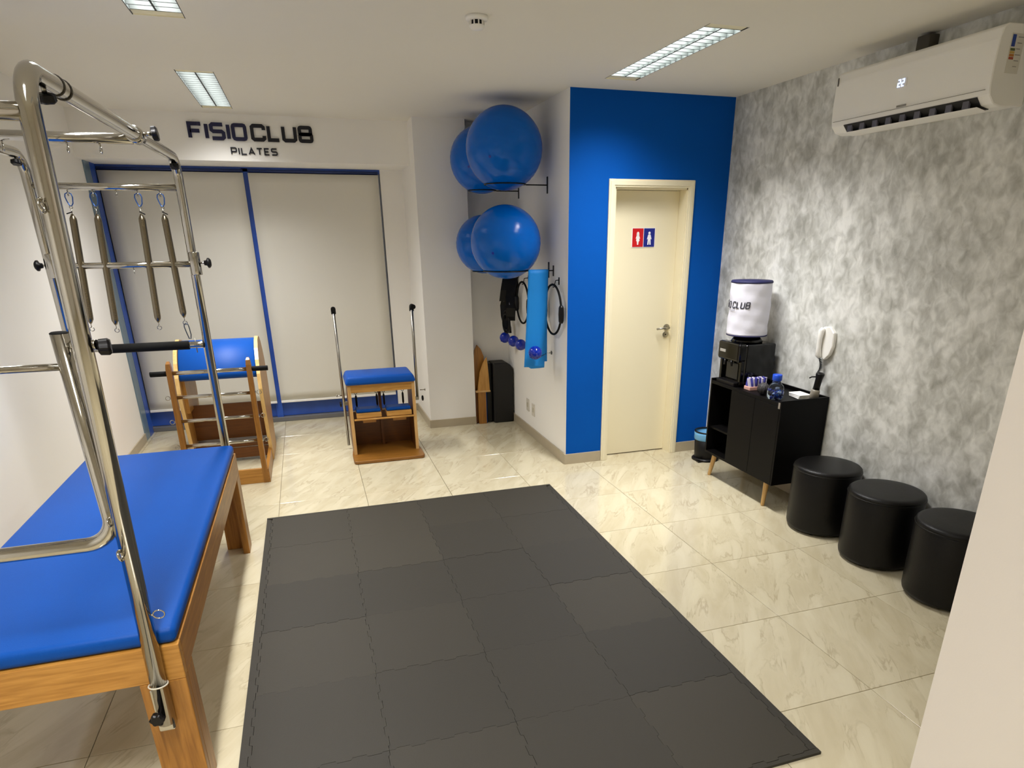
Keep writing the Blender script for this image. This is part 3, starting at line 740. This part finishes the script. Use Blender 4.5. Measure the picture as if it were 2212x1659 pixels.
for xx in (.835, .895, 1.06, .66):
    s = obj('pedal_spring', G().lathe([(0, 0), (.004, 0), (.009, .015), (.009, .09), (.004, .105), (0, .105)], (xx, 1.10, .395), (0, 0, 1), 10), mat('dark_spring', '221c18', .4, .6), t)
    obj('spring_hook', G().torus((xx, 1.10, .520), .012, .0025, (0, 1, 0), 14, 6).cyl((xx, 1.10, .50), (xx, 1.10, .51), .002, 6), BLACKP, s)
for sx, xx, zb in ((-1, .556, .03), (1, 1.205, .42)):
    xx2 = xx-.004*sx
    p = bar('handle_post', (xx2, 1.19, .035 if sx < 0 else .40), (xx, 1.19, 1.205), .0115 if sx < 0 else .0125, STEEL, t)
    obj('hand_grip', G().tube(fillet([(xx, 1.20, 1.175), (xx, 1.19, 1.215), (xx+sx*.003, 1.10, 1.216)], .012, 5), .0195, 16), RUBBER, p)
    obj('post_bracket', G().box(min(xx, xx-sx*.06), max(xx, xx-sx*.06), 1.17, 1.20, .40, .43), STEEL, p)
    obj('bolt', G().cyl((xx+sx*.01, 1.10, .505), (xx+sx*.055, 1.10, .505), .004, 8).cyl((xx+sx*.05, 1.10, .505), (xx+sx*.058, 1.10, .505), .010, 10), STEEL, p)
    obj('clamp_knob', star_knob((xx+sx*.02, 1.10, .43), (sx, 0, 0), .022, .016, 4), BLACKP, p)

# ------------------------------------------------------------------ alcove
t = thing('wooden_spine_box', 'honey wooden exercise box with curved side in the corner beside the pillar', 'exercise box', (1.91, 1.68, 0))
obj('lower_box', G().box(1.868, 1.945, 1.615, 1.78, .0, .325, bev=.003), W_MD('z'), t)
obj('blue_edge_pad', G().box(1.945, 1.958, 1.64, 1.78, .0, .32), PADB, t)
obj('inner_board', G().box(1.846, 1.866, 1.66, 1.78, .0, .34), W_DK('z'), t)
c = [(1.862, 1.62, .335), (1.985, 1.62, .335), (1.984, 1.62, .42), (1.974, 1.62, .60), (1.955, 1.62, .66), (1.915, 1.62, .74), (1.885, 1.62, .765)]
obj('curved_side', G().prism([(1.866, 1.62, .335), (1.985, 1.62, .335), (1.978, 1.62, .50), (1.965, 1.62, .66), (1.93, 1.62, .61), (1.895, 1.62, .52), (1.878, 1.62, .42)], (0, 1, 0), .03), W_LT('z'), t)
obj('curved_side', G().prism([(1.846, 1.70, .335), (1.952, 1.70, .335), (1.954, 1.70, .66), (1.925, 1.70, .735), (1.89, 1.70, .775), (1.862, 1.70, .72), (1.848, 1.70, .60)], (0, 1, 0), .025), W_MD('z'), t)
obj('ledge', G().box(1.846, 1.990, 1.607, 1.655, .322, .337, bev=.003), W_ED('x'), t)
blk = mat('black_vinyl', '060506', .55, bump=.3, bscale=120)
tag(obj('padded_box', G().box(1.962, 2.020, 1.66, 1.79, 0, .598, bev=.010, seg=3), blk, origin=(1.99, 1.70, 0)), 'narrow black padded block between the curved wooden box and its wide twin', 'padded block')
tag(obj('padded_box', G().prism([(2.022, 1.60, 0), (2.224, 1.60, 0), (2.224, 1.60, .53), (2.205, 1.60, .575), (2.165, 1.60, .603), (2.022, 1.60, .603)], (0, 1, 0), .19, bev=.008), blk, origin=(2.12, 1.70, 0)), 'wide black padded block with slanted top corner against the white side wall', 'padded block')

# ball brackets and balls
BALLS = [((1.895, .61, 2.375), .285, 2.133, .61, 'largest blue exercise ball, topmost and nearest on the white side wall'),
         ((1.905, 1.36, 2.370), .262, 2.134, 1.37, 'upper blue exercise ball partly hidden behind the topmost one'),
         ((1.890, .60, 1.722), .272, 1.512, .575, 'glossy blue exercise ball in the lower row, nearest the blue wall'),
         ((1.915, 1.40, 1.700), .245, 1.475, 1.40, 'lower blue exercise ball partly hidden behind its glossy neighbour')]
for (c, R, zr, yw, lab), wl in zip(BALLS, ('upper front', 'upper rear', 'lower front', 'lower rear')):
    b = thing('exercise_ball', lab, 'ball', (c[0], c[1], c[2]-R), 'blue exercise balls on wall hoops')
    g = G(); seg, rn = 48, 64; prof = []
    for i in range(rn+1):
        a = PI*i/rn; ridge = .0012*max(0, math.cos(a*40)) if .25 < i/rn < .75 else 0
        prof.append(((R+ridge)*math.sin(a), -(R+ridge)*math.cos(a)))
    obj('ball_skin', g.lathe(prof, c, (.25, .1, 1), seg), BALLM, b)
    d = Vector((-.55, -.7, -.25)).normalized()*R
    obj('valve_plug', G().cyl(Vector(c)+d*.99, Vector(c)+d*1.008, .010, 12), SBALL, b)
    dz = c[2]-zr; rr_ = math.sqrt(max(.01, R*R-dz*dz))+.006
    w2 = thing('ball_hoop', {'upper front': 'black wall hoop holding the topmost exercise ball', 'upper rear': 'black wall hoop under the upper hidden ball', 'lower front': 'black wall hoop under the glossy lower ball', 'lower rear': 'black wall hoop under the lower hidden ball'}[wl], 'wall bracket', (2.239, yw, zr), 'black ball hoops on the side wall')
    obj('hoop_ring', G().torus((c[0], c[1], zr), rr_, .005, (0, 0, 1), 40, 8), BLACKP, w2)
    obj('hoop_arm', G().cyl((c[0]+rr_, yw, zr), (2.234, yw, zr), .0045, 8), BLACKP, w2)
    obj('wall_plate', G().box(2.233, 2.239, yw-.011, yw+.011, zr-.06, zr+.06, bev=.002), BLACKP, w2)

# small balls on clear hooks
for k, (x, y, z, r) in enumerate(((2.12, 1.50, .862, .050), (2.12, 1.21, .868, .050), (2.12, .985, .866, .049), (2.045, .352, .897, .054))):
    lab = ['small deep blue ball farthest along the clear wall holders', 'small deep blue ball second from the alcove on a clear holder', 'small deep blue ball half hidden behind the light blue foam sheet', 'small deep blue ball in front of the light blue foam sheet'][k]
    b = thing('toning_ball', lab, 'ball', (x, y, z-r), 'small blue toning balls')
    obj('ball_shell', G().ball((x, y, z), r, 28, 18), SBALL, b)
    obj('seam_band', G().torus((x, y, z), r-.0008, .0015, (0, 0, 1), 28, 6), SBALL, b)
    yy = y if k < 3 else .50
    hk = thing('clear_ball_holder', ['clear acrylic ring holder on the wall nearest the alcove corner', 'clear acrylic ring holder second from the alcove', 'clear acrylic ring holder behind the foam sheet', 'clear acrylic ring holder below the nearest exercise ring'][k], 'ball holder', (2.239, yy, z-.03), 'clear ring holders for small balls')
    ring = G().torus((x, y, z-r*.62), r*.80, .004, (0, 0, 1), 24, 8)
    obj('holder_ring', ring, ACRYL, hk)
    obj('holder_arm', G().tube([(x+r*.8, y, z-r*.62), (2.20, yy, z-r*.62), (2.236, yy, z-r*.62)], .004, 8), ACRYL, hk)
    obj('wall_disc', G().cyl((2.239, yy, z-r*.62), (2.233, yy, z-r*.62), .016, 16), ACRYL, hk)
# exercise rings
def ring(yc, zc, R, x, lab, ang=0):
    t = thing('exercise_ring', lab, 'exercise ring', (x, yc, zc-R), 'black exercise rings on wall hooks')
    n = (1, ang, 0)
    g = G(); u = Vector((0, 1, 0)); u = (u-Vector(n).normalized()*u.dot(Vector(n).normalized())).normalized()
    obj('ring_band', g.torus((x, yc, zc), R, .0085, n, 48, 10), RUBBER, t)
    for s in (-1, 1):
        c = Vector((x, yc, zc))+u*(R*s)+Vector((0, 0, -.02))
        obj('grip_pad', G().lathe([(0, -.068), (.014, -.066), (.020, -.05), (.022, 0), (.020, .05), (.014, .066), (0, .068)], c, (0, .0, 1), 16), BLACKP, t)
    hk = obj('wall_hook', G().tube(fillet([(2.238, yc-.05, zc+R+.035), (x+.004, yc-.05, zc+R+.033), (x-.01, yc-.05, zc+R-.022), (x-.02, yc-.05, zc+R-.012)], .006, 4), .0035, 8).box(2.2335, 2.239, yc-.058, yc-.042, zc+R-.0, zc+R+.055), BLACKP)
    tag(hk, 'black wall hook holding the '+('ring beside the blue wall' if yc < .8 else 'half hidden ring'), 'hook', 'black wall hooks')
ring(.385, 1.222, .190, 2.205, 'black exercise ring with two grip pads, hung beside the blue wall')
ring(1.16, 1.21, .178, 2.195, 'black exercise ring half hidden behind the light blue foam sheet')
# leather straps
t = thing('strap_bundle', 'bundle of black straps and cuffs hung under the lower balls', 'straps', (2.17, 1.50, .93))
def belt(pts, wd, name='strap'):
    g = G(); P = [Vector(p) for p in pts]; a = []
    for i, p in enumerate(P):
        d = (P[min(i+1, len(P)-1)]-P[max(i-1, 0)]).normalized(); s = Vector((.9, -.42, 0))
        a.append([g.bm.verts.new(p+s*wd/2+Vector((q, q*2, 0))) for q in (-.004, .004)]+[g.bm.verts.new(p-s*wd/2+Vector((q, q*2, 0))) for q in (.004, -.004)])
    for x, y in zip(a, a[1:]):
        for k in range(4): g.bm.faces.new((x[k], x[(k+1) % 4], y[(k+1) % 4], y[k]))
    g.bm.faces.new(a[0][::-1]); g.bm.faces.new(a[-1]); bmesh.ops.recalc_face_normals(g.bm, faces=g.bm.faces)
    obj(name, g, LEATHK, t)
belt([(2.20, 1.52, 1.42), (2.16, 1.56, 1.25), (2.15, 1.62, 1.15), (2.15, 1.60, 1.05), (2.16, 1.54, .95), (2.16, 1.53, .90)], .07)
belt([(2.20, 1.44, 1.42), (2.15, 1.40, 1.25), (2.14, 1.34, 1.15), (2.14, 1.36, 1.07), (2.15, 1.40, 1.03)], .085)
belt([(2.19, 1.48, 1.42), (2.16, 1.46, 1.3), (2.15, 1.48, 1.2)], .16)
obj('strap_loop', G().torus((2.14, 1.50, 1.02), .09, .010, (1, 0, 0), 28, 8), LEATHK, t)
obj('strap_loop', G().torus((2.12, 1.44, 1.00), .085, .009, (1, .1, 0), 28, 8), LEATHK, t)
obj('strap_buckle', G().torus((2.135, 1.56, 1.21), .018, .003, (1, 0, 0), 14, 6).torus((2.13, 1.37, 1.18), .016, .003, (1, 0, 0), 14, 6), CHROME, t)
obj('strap_peg', G().cyl((2.238, 1.48, 1.42), (2.13, 1.48, 1.425), .006, 8), BLACKP, t)
# hanging foam sheet
g = G(); nu, nv = 10, 26; vv = []
for j in range(nv+1):
    row = []
    for i in range(nu+1):
        u = i/nu; v = j/nv; xx = 2.028+u*.165-.045*v*(1-.2*u); yy = .455-.02*math.sin(u*PI)-.01*math.sin(v*3)
        row.append(g.bm.verts.new((xx, yy, 1.520-(.765-.012*(u < .25)*(j == nv))*v)))
    vv.append(row)
for j in range(nv):
    for i in range(nu): f = g.bm.faces.new((vv[j][i], vv[j][i+1], vv[j+1][i+1], vv[j+1][i])); f.smooth = True
ex = bmesh.ops.extrude_face_region(g.bm, geom=g.bm.faces[:])
for e in ex['geom']:
    if isinstance(e, bmesh.types.BMVert): e.co.y += .006
bmesh.ops.recalc_face_normals(g.bm, faces=g.bm.faces)
t = thing('foam_sheet', 'light blue foam sheet hanging between the two exercise rings', 'foam sheet', (2.08, .48, .76))
obj('front_layer', g, BANDM, t)
obj('rear_layer', G().box(2.040, 2.188, .472, .478, .80, 1.522, bev=.001, seg=1), BANDM, t)
obj('hanging_rod', G().cyl((2.03, .464, 1.512), (2.236, .464, 1.512), .004, 8).box(2.2335, 2.239, .454, .474, 1.47, 1.55), BLACKP, t)
# outlets
for k, (y, z, lab) in enumerate(((1.155, .275, 'white wall outlet plate nearer the alcove'), (.99, .262, 'pale wall outlet plate nearer the blue wall'))):
    o = thing('wall_outlet', lab, 'outlet', (2.239, y, z), 'outlets on the white side wall')
    obj('cover_plate', G().box(2.231, 2.239, y-.038, y+.038, z-.058, z+.058, bev=.003), mat('outlet_plate', 'd2ccb6' if k else 'd8d3c6', .4), o)
    obj('socket_insert', G().box(2.2295, 2.232, y-.02, y+.02, z-.022, z+.022, bev=.001, seg=1), mat('outlet_core', 'c4bea8', .4), o)
o = thing('wall_outlet', 'round white wall outlet low on the left wall', 'outlet', (XL, .93, .30))
obj('cover_plate', G().lathe([(0, 0), (.045, 0), (.045, .006), (.036, .012), (0, .012)], (XL, .93, .30), (1, 0, 0), 24), PLASTW, o)

# ------------------------------------------------------------------ air conditioner
AY0, AY1 = -2.145, -1.160
t = thing('air_conditioner', 'white wall split air conditioner showing 22 high on the grey wall', 'air conditioner', (XR, -1.65, 2.29))
prof = [(XR, 2.300), (3.42, 2.292), (3.375, 2.302), (3.343, 2.335), (3.337, 2.37), (3.334, 2.45), (3.338, 2.55), (3.350, 2.592), (3.372, 2.606), (XR, 2.612)]
g = G().prism([(a, AY0, b) for a, b in prof], (0, 1, 0), AY1-AY0, bev=.004)
obj('body_shell', g, PLASTW, t)
obj('outlet_slot', G().prism([(3.3405, AY0+.06, 2.333), (3.372, AY0+.06, 2.2985), (3.425, AY0+.06, 2.289), (3.425, AY0+.06, 2.30), (3.36, AY0+.06, 2.345)], (0, 1, 0), AY1-AY0-.16), mat('slot_black', '08080a', .6), t)
lv = obj('air_louvre', G().prism([(3.352, AY0+.06, 2.296), (3.356, AY0+.06, 2.2935), (3.412, AY0+.06, 2.2805), (3.414, AY0+.06, 2.2835)], (0, 1, 0), AY1-AY0-.16), PLASTW, t)
for k in range(9):
    y = AY0+.10+k*(AY1-AY0-.26)/8
    obj('vane', G().box(3.346, 3.36, y, y+.035, 2.296, 2.330, bev=.002, seg=1), mat('vane_grey', '5d5d6a', .4), t)
obj('panel_seam', G().box(3.3325, 3.3355, AY0+.02, AY1-.02, 2.356, 2.358), GREYP, t)
dsp = obj('temperature_display', G().box(3.3322, 3.3338, -1.672, -1.600, 2.452, 2.488), PLASTW, t)
LED = emit('led_digit', 'b4ccff', 1.8)
seg2 = [(0, 1), (.55, 1), (.55, .5), (0, .5), (0, 0), (.55, 0)]
for k in range(2):
    obj('digit', G().band2d([(x*.025+k*.024, y*.030) for x, y in seg2], .0045, lambda a, b, d: (3.3318-d, -1.618-a, 2.455+b), .0012), LED, dsp)
obj('maker_mark', G().box(3.3330, 3.3345, -1.690, -1.630, 2.362, 2.371), GREYP, t)
obj('side_print', G().box(3.3355, 3.3362, AY1-.022, AY1-.012, 2.535, 2.575), mat('print_dark', '5a5650', .5), t)
st = obj('rating_label', G().box(3.40, 3.475, AY0-.0012, AY0, 2.42, 2.57), mat('label_paper', 'dad7cd', .5), t)
obj('label_blue', G().box(3.405, 3.425, AY0-.002, AY0-.001, 2.52, 2.565), mat('label_blue_ink', '143c98', .4), st)
for k, cc in enumerate(('5f6a3a', 'c0a050', 'b8742c', 'a8452a')):
    obj('label_stripe', G().box(3.405, 3.432, AY0-.002, AY0-.001, 2.505-k*.011, 2.514-k*.011), mat('label_ink_'+cc, cc, .4), st)
for k in range(6):
    obj('label_line', G().box(3.438, 3.468-.004*(k % 3), AY0-.002, AY0-.001, 2.555-k*.022, 2.558-k*.022), GREYP, st)
tag(obj('pipe_cover', G().box(3.49, XR, -1.61, -1.53, 2.612, 2.70, bev=.004), mat('dark_pipe', '4a463e', .7)), 'dark pipe stub between the air conditioner top and the ceiling', 'pipe')

# ------------------------------------------------------------------ intercom
t = thing('intercom_phone', 'white wall intercom handset on the marbled grey wall', 'intercom', (XR, -1.16, 1.0))
P = [(-1.120, 1.205), (-1.180, 1.212), (-1.222, 1.175), (-1.226, 1.09), (-1.205, 1.035), (-1.165, .998), (-1.13, 1.01), (-1.110, 1.05), (-1.105, 1.14), (-1.112, 1.19)]
obj('wall_base', G().prism([(XR, a-.012, b) for a, b in P][::-1], (-1, 0, 0), .028, bev=.005), PLASTW, t)
g = G().tube([(XR-.034, -1.140, 1.195), (XR-.044, -1.140, 1.18), (XR-.047, -1.138, 1.13), (XR-.047, -1.138, 1.07), (XR-.044, -1.142, 1.025), (XR-.034, -1.145, 1.012)], [.015, .020, .015, .015, .020, .015], 14)
obj('handset', g, PLASTW, t)
pts = []
for k in range(120):
    f = k/119; a = f*2*PI*11; z = 1.005-f*.10; pts.append((XR-.035+.007*math.cos(a), -1.150-.02*math.sin(f*PI)+.007*math.sin(a), z))
obj('coiled_cord', G().tube(pts, .0028, 6), BLACKP, t)

# ------------------------------------------------------------------ black cabinet
CX0, CX1, CY0, CY1, CB, CT = 3.175, 3.545, -1.262, -.440, .190, .768
t = thing('black_cabinet', 'black low cabinet on wooden peg legs against the grey wall', 'cabinet', (3.36, -.85, 0))
e = .016
obj('side_board', G().box(CX0, CX1, CY0, CY0+e, CB, CT, bev=.001, seg=1), CABK, t)
obj('side_board', G().box(CX0, CX1, CY1-e, CY1, CB, CT, bev=.001, seg=1), CABK, t)
obj('bottom_board', G().box(CX0, CX1, CY0+e, CY1-e, CB, CB+e), CABK, t)
obj('top_board', G().box(CX0+.016, CX1, CY0+e, CY1-e, .728, .744), CABK, t)
obj('back_board', G().box(CX1-.012, CX1, CY0+e, CY1-e, CB+e, CT), CABK, t)
obj('divider_board', G().box(CX0+.005, CX1-.012, -.722, -.706, CB+e, .728), CABK, t)
obj('shelf_board', G().box(CX0+.02, CX1-.012, -.706, CY1-e, .385, .399), CABK, t)
obj('door', G().box(CX0-.001, CX0+.015, -.985, -.712, CB+.002, .728, bev=.001, seg=1), CABK, t)
obj('door', G().box(CX0-.001, CX0+.015, CY0+e+.001, -.988, CB+.002, .728, bev=.001, seg=1), CABK, t)
obj('front_lip', G().box(CX0, CX0+.014, CY0+e, CY1-e, .730, .752), CABK, t)
obj('corner_sticker', G().box(CX0-.0015, CX0-.001, CY0+.012, CY0+.03, .715, .755), mat('sticker', '8d857a', .6), t)
for x, y, dx, dy in ((3.235, -1.14, -.02, -.01), (3.235, -.50, -.02, .03), (3.50, -1.15, .02, -.02), (3.50, -.52, .02, .02)):
    obj('leg', G().lathe([(0, 0), (.011, 0), (.013, .006), (.020, .185), (.020, .19), (0, .19)], (x+dx, y+dy, 0), (-dx, -dy, .19), 16), wood('peg_leg', 'b98c4c', 'd9b478', 'z'), t)
# water dispenser
t = thing('water_dispenser', 'glossy black tabletop water dispenser on the cabinet', 'water dispenser', (3.34, -.585, .745))
g = G().box(3.25, 3.50, -.727, -.459, .745, 1.045, bev=.015, seg=3); obj('rear_body', g, GLOSSK, t)
obj('front_hood', G().box(3.195, 3.27, -.722, -.458, .92, 1.05, bev=.018, seg=3), GLOSSK, t)
obj('drip_tray', G().box(3.192, 3.26, -.70, -.48, .745, .775, bev=.006), BLACKP, t)
obj('column_trim', G().box(3.225, 3.252, -.722, -.695, .76, .93, bev=.004).box(3.225, 3.252, -.485, -.458, .76, .93, bev=.004), GLOSSK, t)
obj('niche_panel', G().box(3.243, 3.250, -.66, -.52, .79, .90), mat('niche_grey', '2b2a26', .4), t)
obj('name_badge', G().box(3.1935, 3.1955, -.56, -.49, .975, .995, bev=.001, seg=1), mat('badge', 'c0c0c0', .3, .6), t)
for y in (-.63, -.55): obj('tap', G().cyl((3.205, y, .925), (3.205, y, .885), .010, 12), BLACKP, t)
obj('neck_collar', G().lathe([(.105, 1.045), (.112, 1.05), (.095, 1.075), (.075, 1.085), (.0, 1.085)], (3.345, -.585, 0), (0, 0, 1), 28), GLOSSK, t)
# covered water jug
t = thing('water_jug', 'water jug in a white cloth cover with navy trim and dark lettering', 'water jug', (3.345, -.575, 1.085))
JC = Vector((3.345, -.575, 0)); JR = .140
g = G(); seg, n = 56, 34; rg = []
for j in range(n+1):
    z = 1.098+(1.455-1.098)*j/n; row = []
    for k in range(seg):
        a = 2*PI*k/seg; wr = .0018*math.sin(a*3+z*22)+.0012*math.sin(a*7-z*35)+.001*math.sin(z*70+a*2)
        r = JR+wr*(1 if 0 < j < n else .4); row.append(g.bm.verts.new((JC.x+r*math.cos(a), JC.y+r*math.sin(a), z)))
    rg.append(row)
for a, b in zip(rg, rg[1:]):
    for k in range(seg): f = g.bm.faces.new((a[k], a[(k+1) % seg], b[(k+1) % seg], b[k])); f.smooth = True
g.bm.faces.new(rg[0][::-1]); g.bm.faces.new(rg[-1])
obj('cloth_cover', g, BAGW, t)
obj('trim_band', G().lathe([(0, 1.454), (JR+.002, 1.452), (JR+.003, 1.460), (JR-.003, 1.468), (0, 1.472)], JC, (0, 0, 1), 48), NAVY, t)
obj('trim_band', G().lathe([(JR-.004, 1.090), (JR+.002, 1.092), (JR+.003, 1.099), (JR-.003, 1.101), (.05, 1.090)], JC, (0, 0, 1), 48), NAVY, t)
obj('jug_neck', G().lathe([(.0, 1.083), (.05, 1.083), (.075, 1.092), (0, 1.094)], JC, (0, 0, 1), 28), BLACKP, t)
def cylmap(a, b, d):
    th = PI+a/JR; r = JR+.0040+d*.3
    return (JC.x+r*math.cos(th), JC.y+r*math.sin(th), b)
txt = 'FISIO CLUB'
x = -.131; hh = .046; sxx = .030; zz = 1.288
for ch in txt:
    if ch == ' ': x += .010; continue
    g = G()
    for pl, cl in LT[ch][1]:
        q = [(x+px*sxx*1.0+.006*py, zz+py*hh*.86) for px, py in pl]; fine = []
        m_ = len(q)
        for i in range(m_ if cl else m_-1):
            p0, p1 = q[i], q[(i+1) % m_]
            for s_ in range(3): fine.append((p0[0]+(p1[0]-p0[0])*s_/3, p0[1]+(p1[1]-p0[1])*s_/3))
        if not cl: fine.append(q[-1])
        g.band2d(fine, .0068, cylmap, .003, bool(cl))
    obj('printed_letter', g, mat('bag_print', '2a2a38', .6), t)
    x += (LT[ch][0]*sxx + .0125)
g = G()
for k in range(7):
    g.band2d([(-.03+k*.009, 1.270), (-.025+k*.009, 1.270)], .004, cylmap, .002)
obj('printed_line', g, mat('bag_print_small', '6a6a78', .6), t)
# items on the cabinet top
t = thing('snack_box', 'small pink-edged tray of blue and white sachets beside the dispenser', 'snack box', (3.30, -.80, .745))
tr = mat('tray_card', 'd9a79a', .6)
obj('tray', G().box(3.235, 3.385, -.835, -.765, .745, .768, bev=.002).box(3.237, 3.383, -.833, -.767, .768, .77), tr, t)
sw = [mat('sachet_white', 'd8d2ea', .45), mat('sachet_blue', '3a3a8c', .45)]
for i in range(9):
    for j in range(2):
        x = 3.245+i*.0155; y = -.818+j*.034
        ob = obj('sachet', G().box(-.0055, .0055, -.012, .012, 0, .062, bev=.001, seg=1, mx=Matrix.Translation((x, y, .766)) @ Matrix.Rotation(random.uniform(-.25, .25), 4, 'X') @ Matrix.Rotation(random.uniform(-.2, .3), 4, 'Y')), sw[(i+j) % 2], t)
t = thing('mesh_sphere', 'dark round mesh ornament lying between sachets and the blue capped jar', 'ornament', (3.248, -.965, .745))
obj('sphere_core', G().ball((3.248, -.965, .786), .040, 24, 16), mat('dark_mesh', '2c2a2c', .6, bump=1, bscale=160), t)
g = G()
for k in range(6): g.torus((3.248, -.965, .786), .0405, .0012, (math.cos(k*PI/6), math.sin(k*PI/6), .2), 24, 5)
obj('wire_ring', g, mat('mesh_wire', '4a4648', .5), t)
t = thing('candy_jar', 'clear round jar with blue cap and blue sweets on the cabinet front', 'jar', (3.245, -1.092, .745))
JC2 = Vector((3.245, -1.098, .746))
obj('jar_body', G().lathe([(0, 0), (.044, .0), (.052, .015), (.054, .055), (.047, .085), (.030, .105), (.026, .118), (.026, .125)], JC2, (0, 0, 1), 32), BOTTLE, t)
obj('jar_cap', G().lathe([(0, .122), (.029, .122), (.031, .126), (.031, .158), (.028, .162), (0, .162)], JC2, (0, 0, 1), 24), mat('cap_blue', '0a48c8', .35), t)
cols = [mat('sweet_'+c, c, .3) for c in ('0d2a9c', '2f62c8', '10184a', 'b9c8e0')]
nb = 0
for k in range(150):
    if nb >= 70: break
    a = random.uniform(0, 2*PI); r = random.uniform(0, .041); z = random.uniform(.012, .058)
    p = JC2+Vector((r*math.cos(a), r*math.sin(a), z)); obj('sweet', G().ball(p, .0075, 8, 6), cols[nb % 4], t); nb += 1
t = thing('napkin_stack', 'short stack of folded white napkins at the back of the cabinet top', 'napkins', (3.43, -1.10, .745))
for k in range(3):
    obj('napkin', G().box(-.045, .045, -.060, .060, k*.009, k*.009+.008, bev=.002, seg=1, mx=Matrix.Translation((3.43, -1.115, .7455)) @ Matrix.Rotation(-.15+.05*k, 4, 'Z')), mat('napkin_paper', 'f0efec', .8), t)
t = thing('spray_bottle', 'tilted black and grey spray bottle at the wall end of the cabinet', 'spray bottle', (3.495, -1.20, .745))
ax = Vector((.03, -.15, 1)).normalized(); c0 = Vector((3.480, -1.190, .751))
obj('bottle_body', G().lathe([(0, 0), (.026, 0), (.030, .006), (.028, .05), (.023, .062), (0, .062)], c0, ax, 24), mat('bottle_grey', '8f887a', .35), t)
obj('sprayer_head', G().lathe([(0, .060), (.023, .060), (.021, .08), (.022, .13), (.028, .165), (.024, .172), (0, .172)], c0, ax, 20), BLACKP, t)
q = c0+ax*.145; obj('trigger', G().tube([q+Vector((-.012, .015, .0)), q+Vector((-.03, .035, -.002)), q+Vector((-.038, .048, -.012))], .0045, 8), BLACKP, t)
# small things on the open shelf
tag(obj('shelf_packet', G().box(-.012, .012, -.012, .012, 0, .045, bev=.004, mx=Matrix.Translation((3.24, -.66, .40)) @ Matrix.Rotation(.3, 4, 'X')), mat('olive_pack', '4c4a18', .5)), 'small olive packet standing on the open cabinet shelf', 'packet')
# bin
t = thing('pedal_bin', 'black waste bin with light blue liner beside the cabinet', 'waste bin', (3.40, -.10, 0))
BC = (3.405, -.105, 0)
obj('bin_body', G().lathe([(0, .015), (.088, .015), (.092, .02), (.100, .20), (.096, .20), (.088, .03), (0, .03)], BC, (0, 0, 1), 28), BLACKP, t)
obj('bin_foot', G().lathe([(0, 0), (.112, 0), (.112, .010), (.095, .022), (0, .022)], BC, (0, 0, 1), 28).box(3.29, 3.35, -.19, -.15, .002, .014), BLACKP, t)
obj('bin_liner', G().lathe([(.101, .175), (.105, .185), (.104, .215), (.106, .235), (.100, .238), (.097, .20)], BC, (0, 0, 1), 28), mat('liner_blue', '6aa9d8', .4, var=.1, scale=20), t)
obj('bin_rim', G().torus((BC[0], BC[1], .244), .100, .006, (0, 0, 1), 28, 8), BLACKP, t)

# ------------------------------------------------------------------ stools
SC = [(3.335, -1.570), (3.335, -2.040), (3.335, -2.510)]
labs = ['black round leatherette stool touching the cabinet end', 'black round leatherette stool in the middle of the row of three', 'black round leatherette stool cut off by the near wall']
R = .200; HT = .425
s0 = thing('round_stool', labs[0], 'stool', (SC[0][0], SC[0][1], 0), 'black round stools along the grey wall')
c = (SC[0][0], SC[0][1], 0)
obj('stool_body', G().lathe([(0, .014), (R-.012, .014), (R-.004, .022), (R, .04), (R, HT-.035), (R-.002, HT-.03), (R-.004, HT-.028), (0, HT-.028)], c, (0, 0, 1), 48), LEATHK, s0)
obj('stool_seat', G().lathe([(0, HT-.03), (R-.005, HT-.03), (R+.001, HT-.024), (R-.002, HT-.012), (R-.012, HT-.003), (R-.03, HT), (R*.5, HT+.004), (0, HT+.005)], c, (0, 0, 1), 48), LEATHK, s0)
obj('seat_piping', G().torus((c[0], c[1], HT-.027), R, .0032, (0, 0, 1), 48, 6), LEATHK, s0)
for k in range(4):
    a = k*PI/2+.6; obj('glide_foot', G().cyl((c[0]+.15*math.cos(a), c[1]+.15*math.sin(a), 0), (c[0]+.15*math.cos(a), c[1]+.15*math.sin(a), .016), .014, 12), BLACKP, s0)
for k in (1, 2): dup(s0, (SC[k][0], SC[k][1], 0), labs[k])
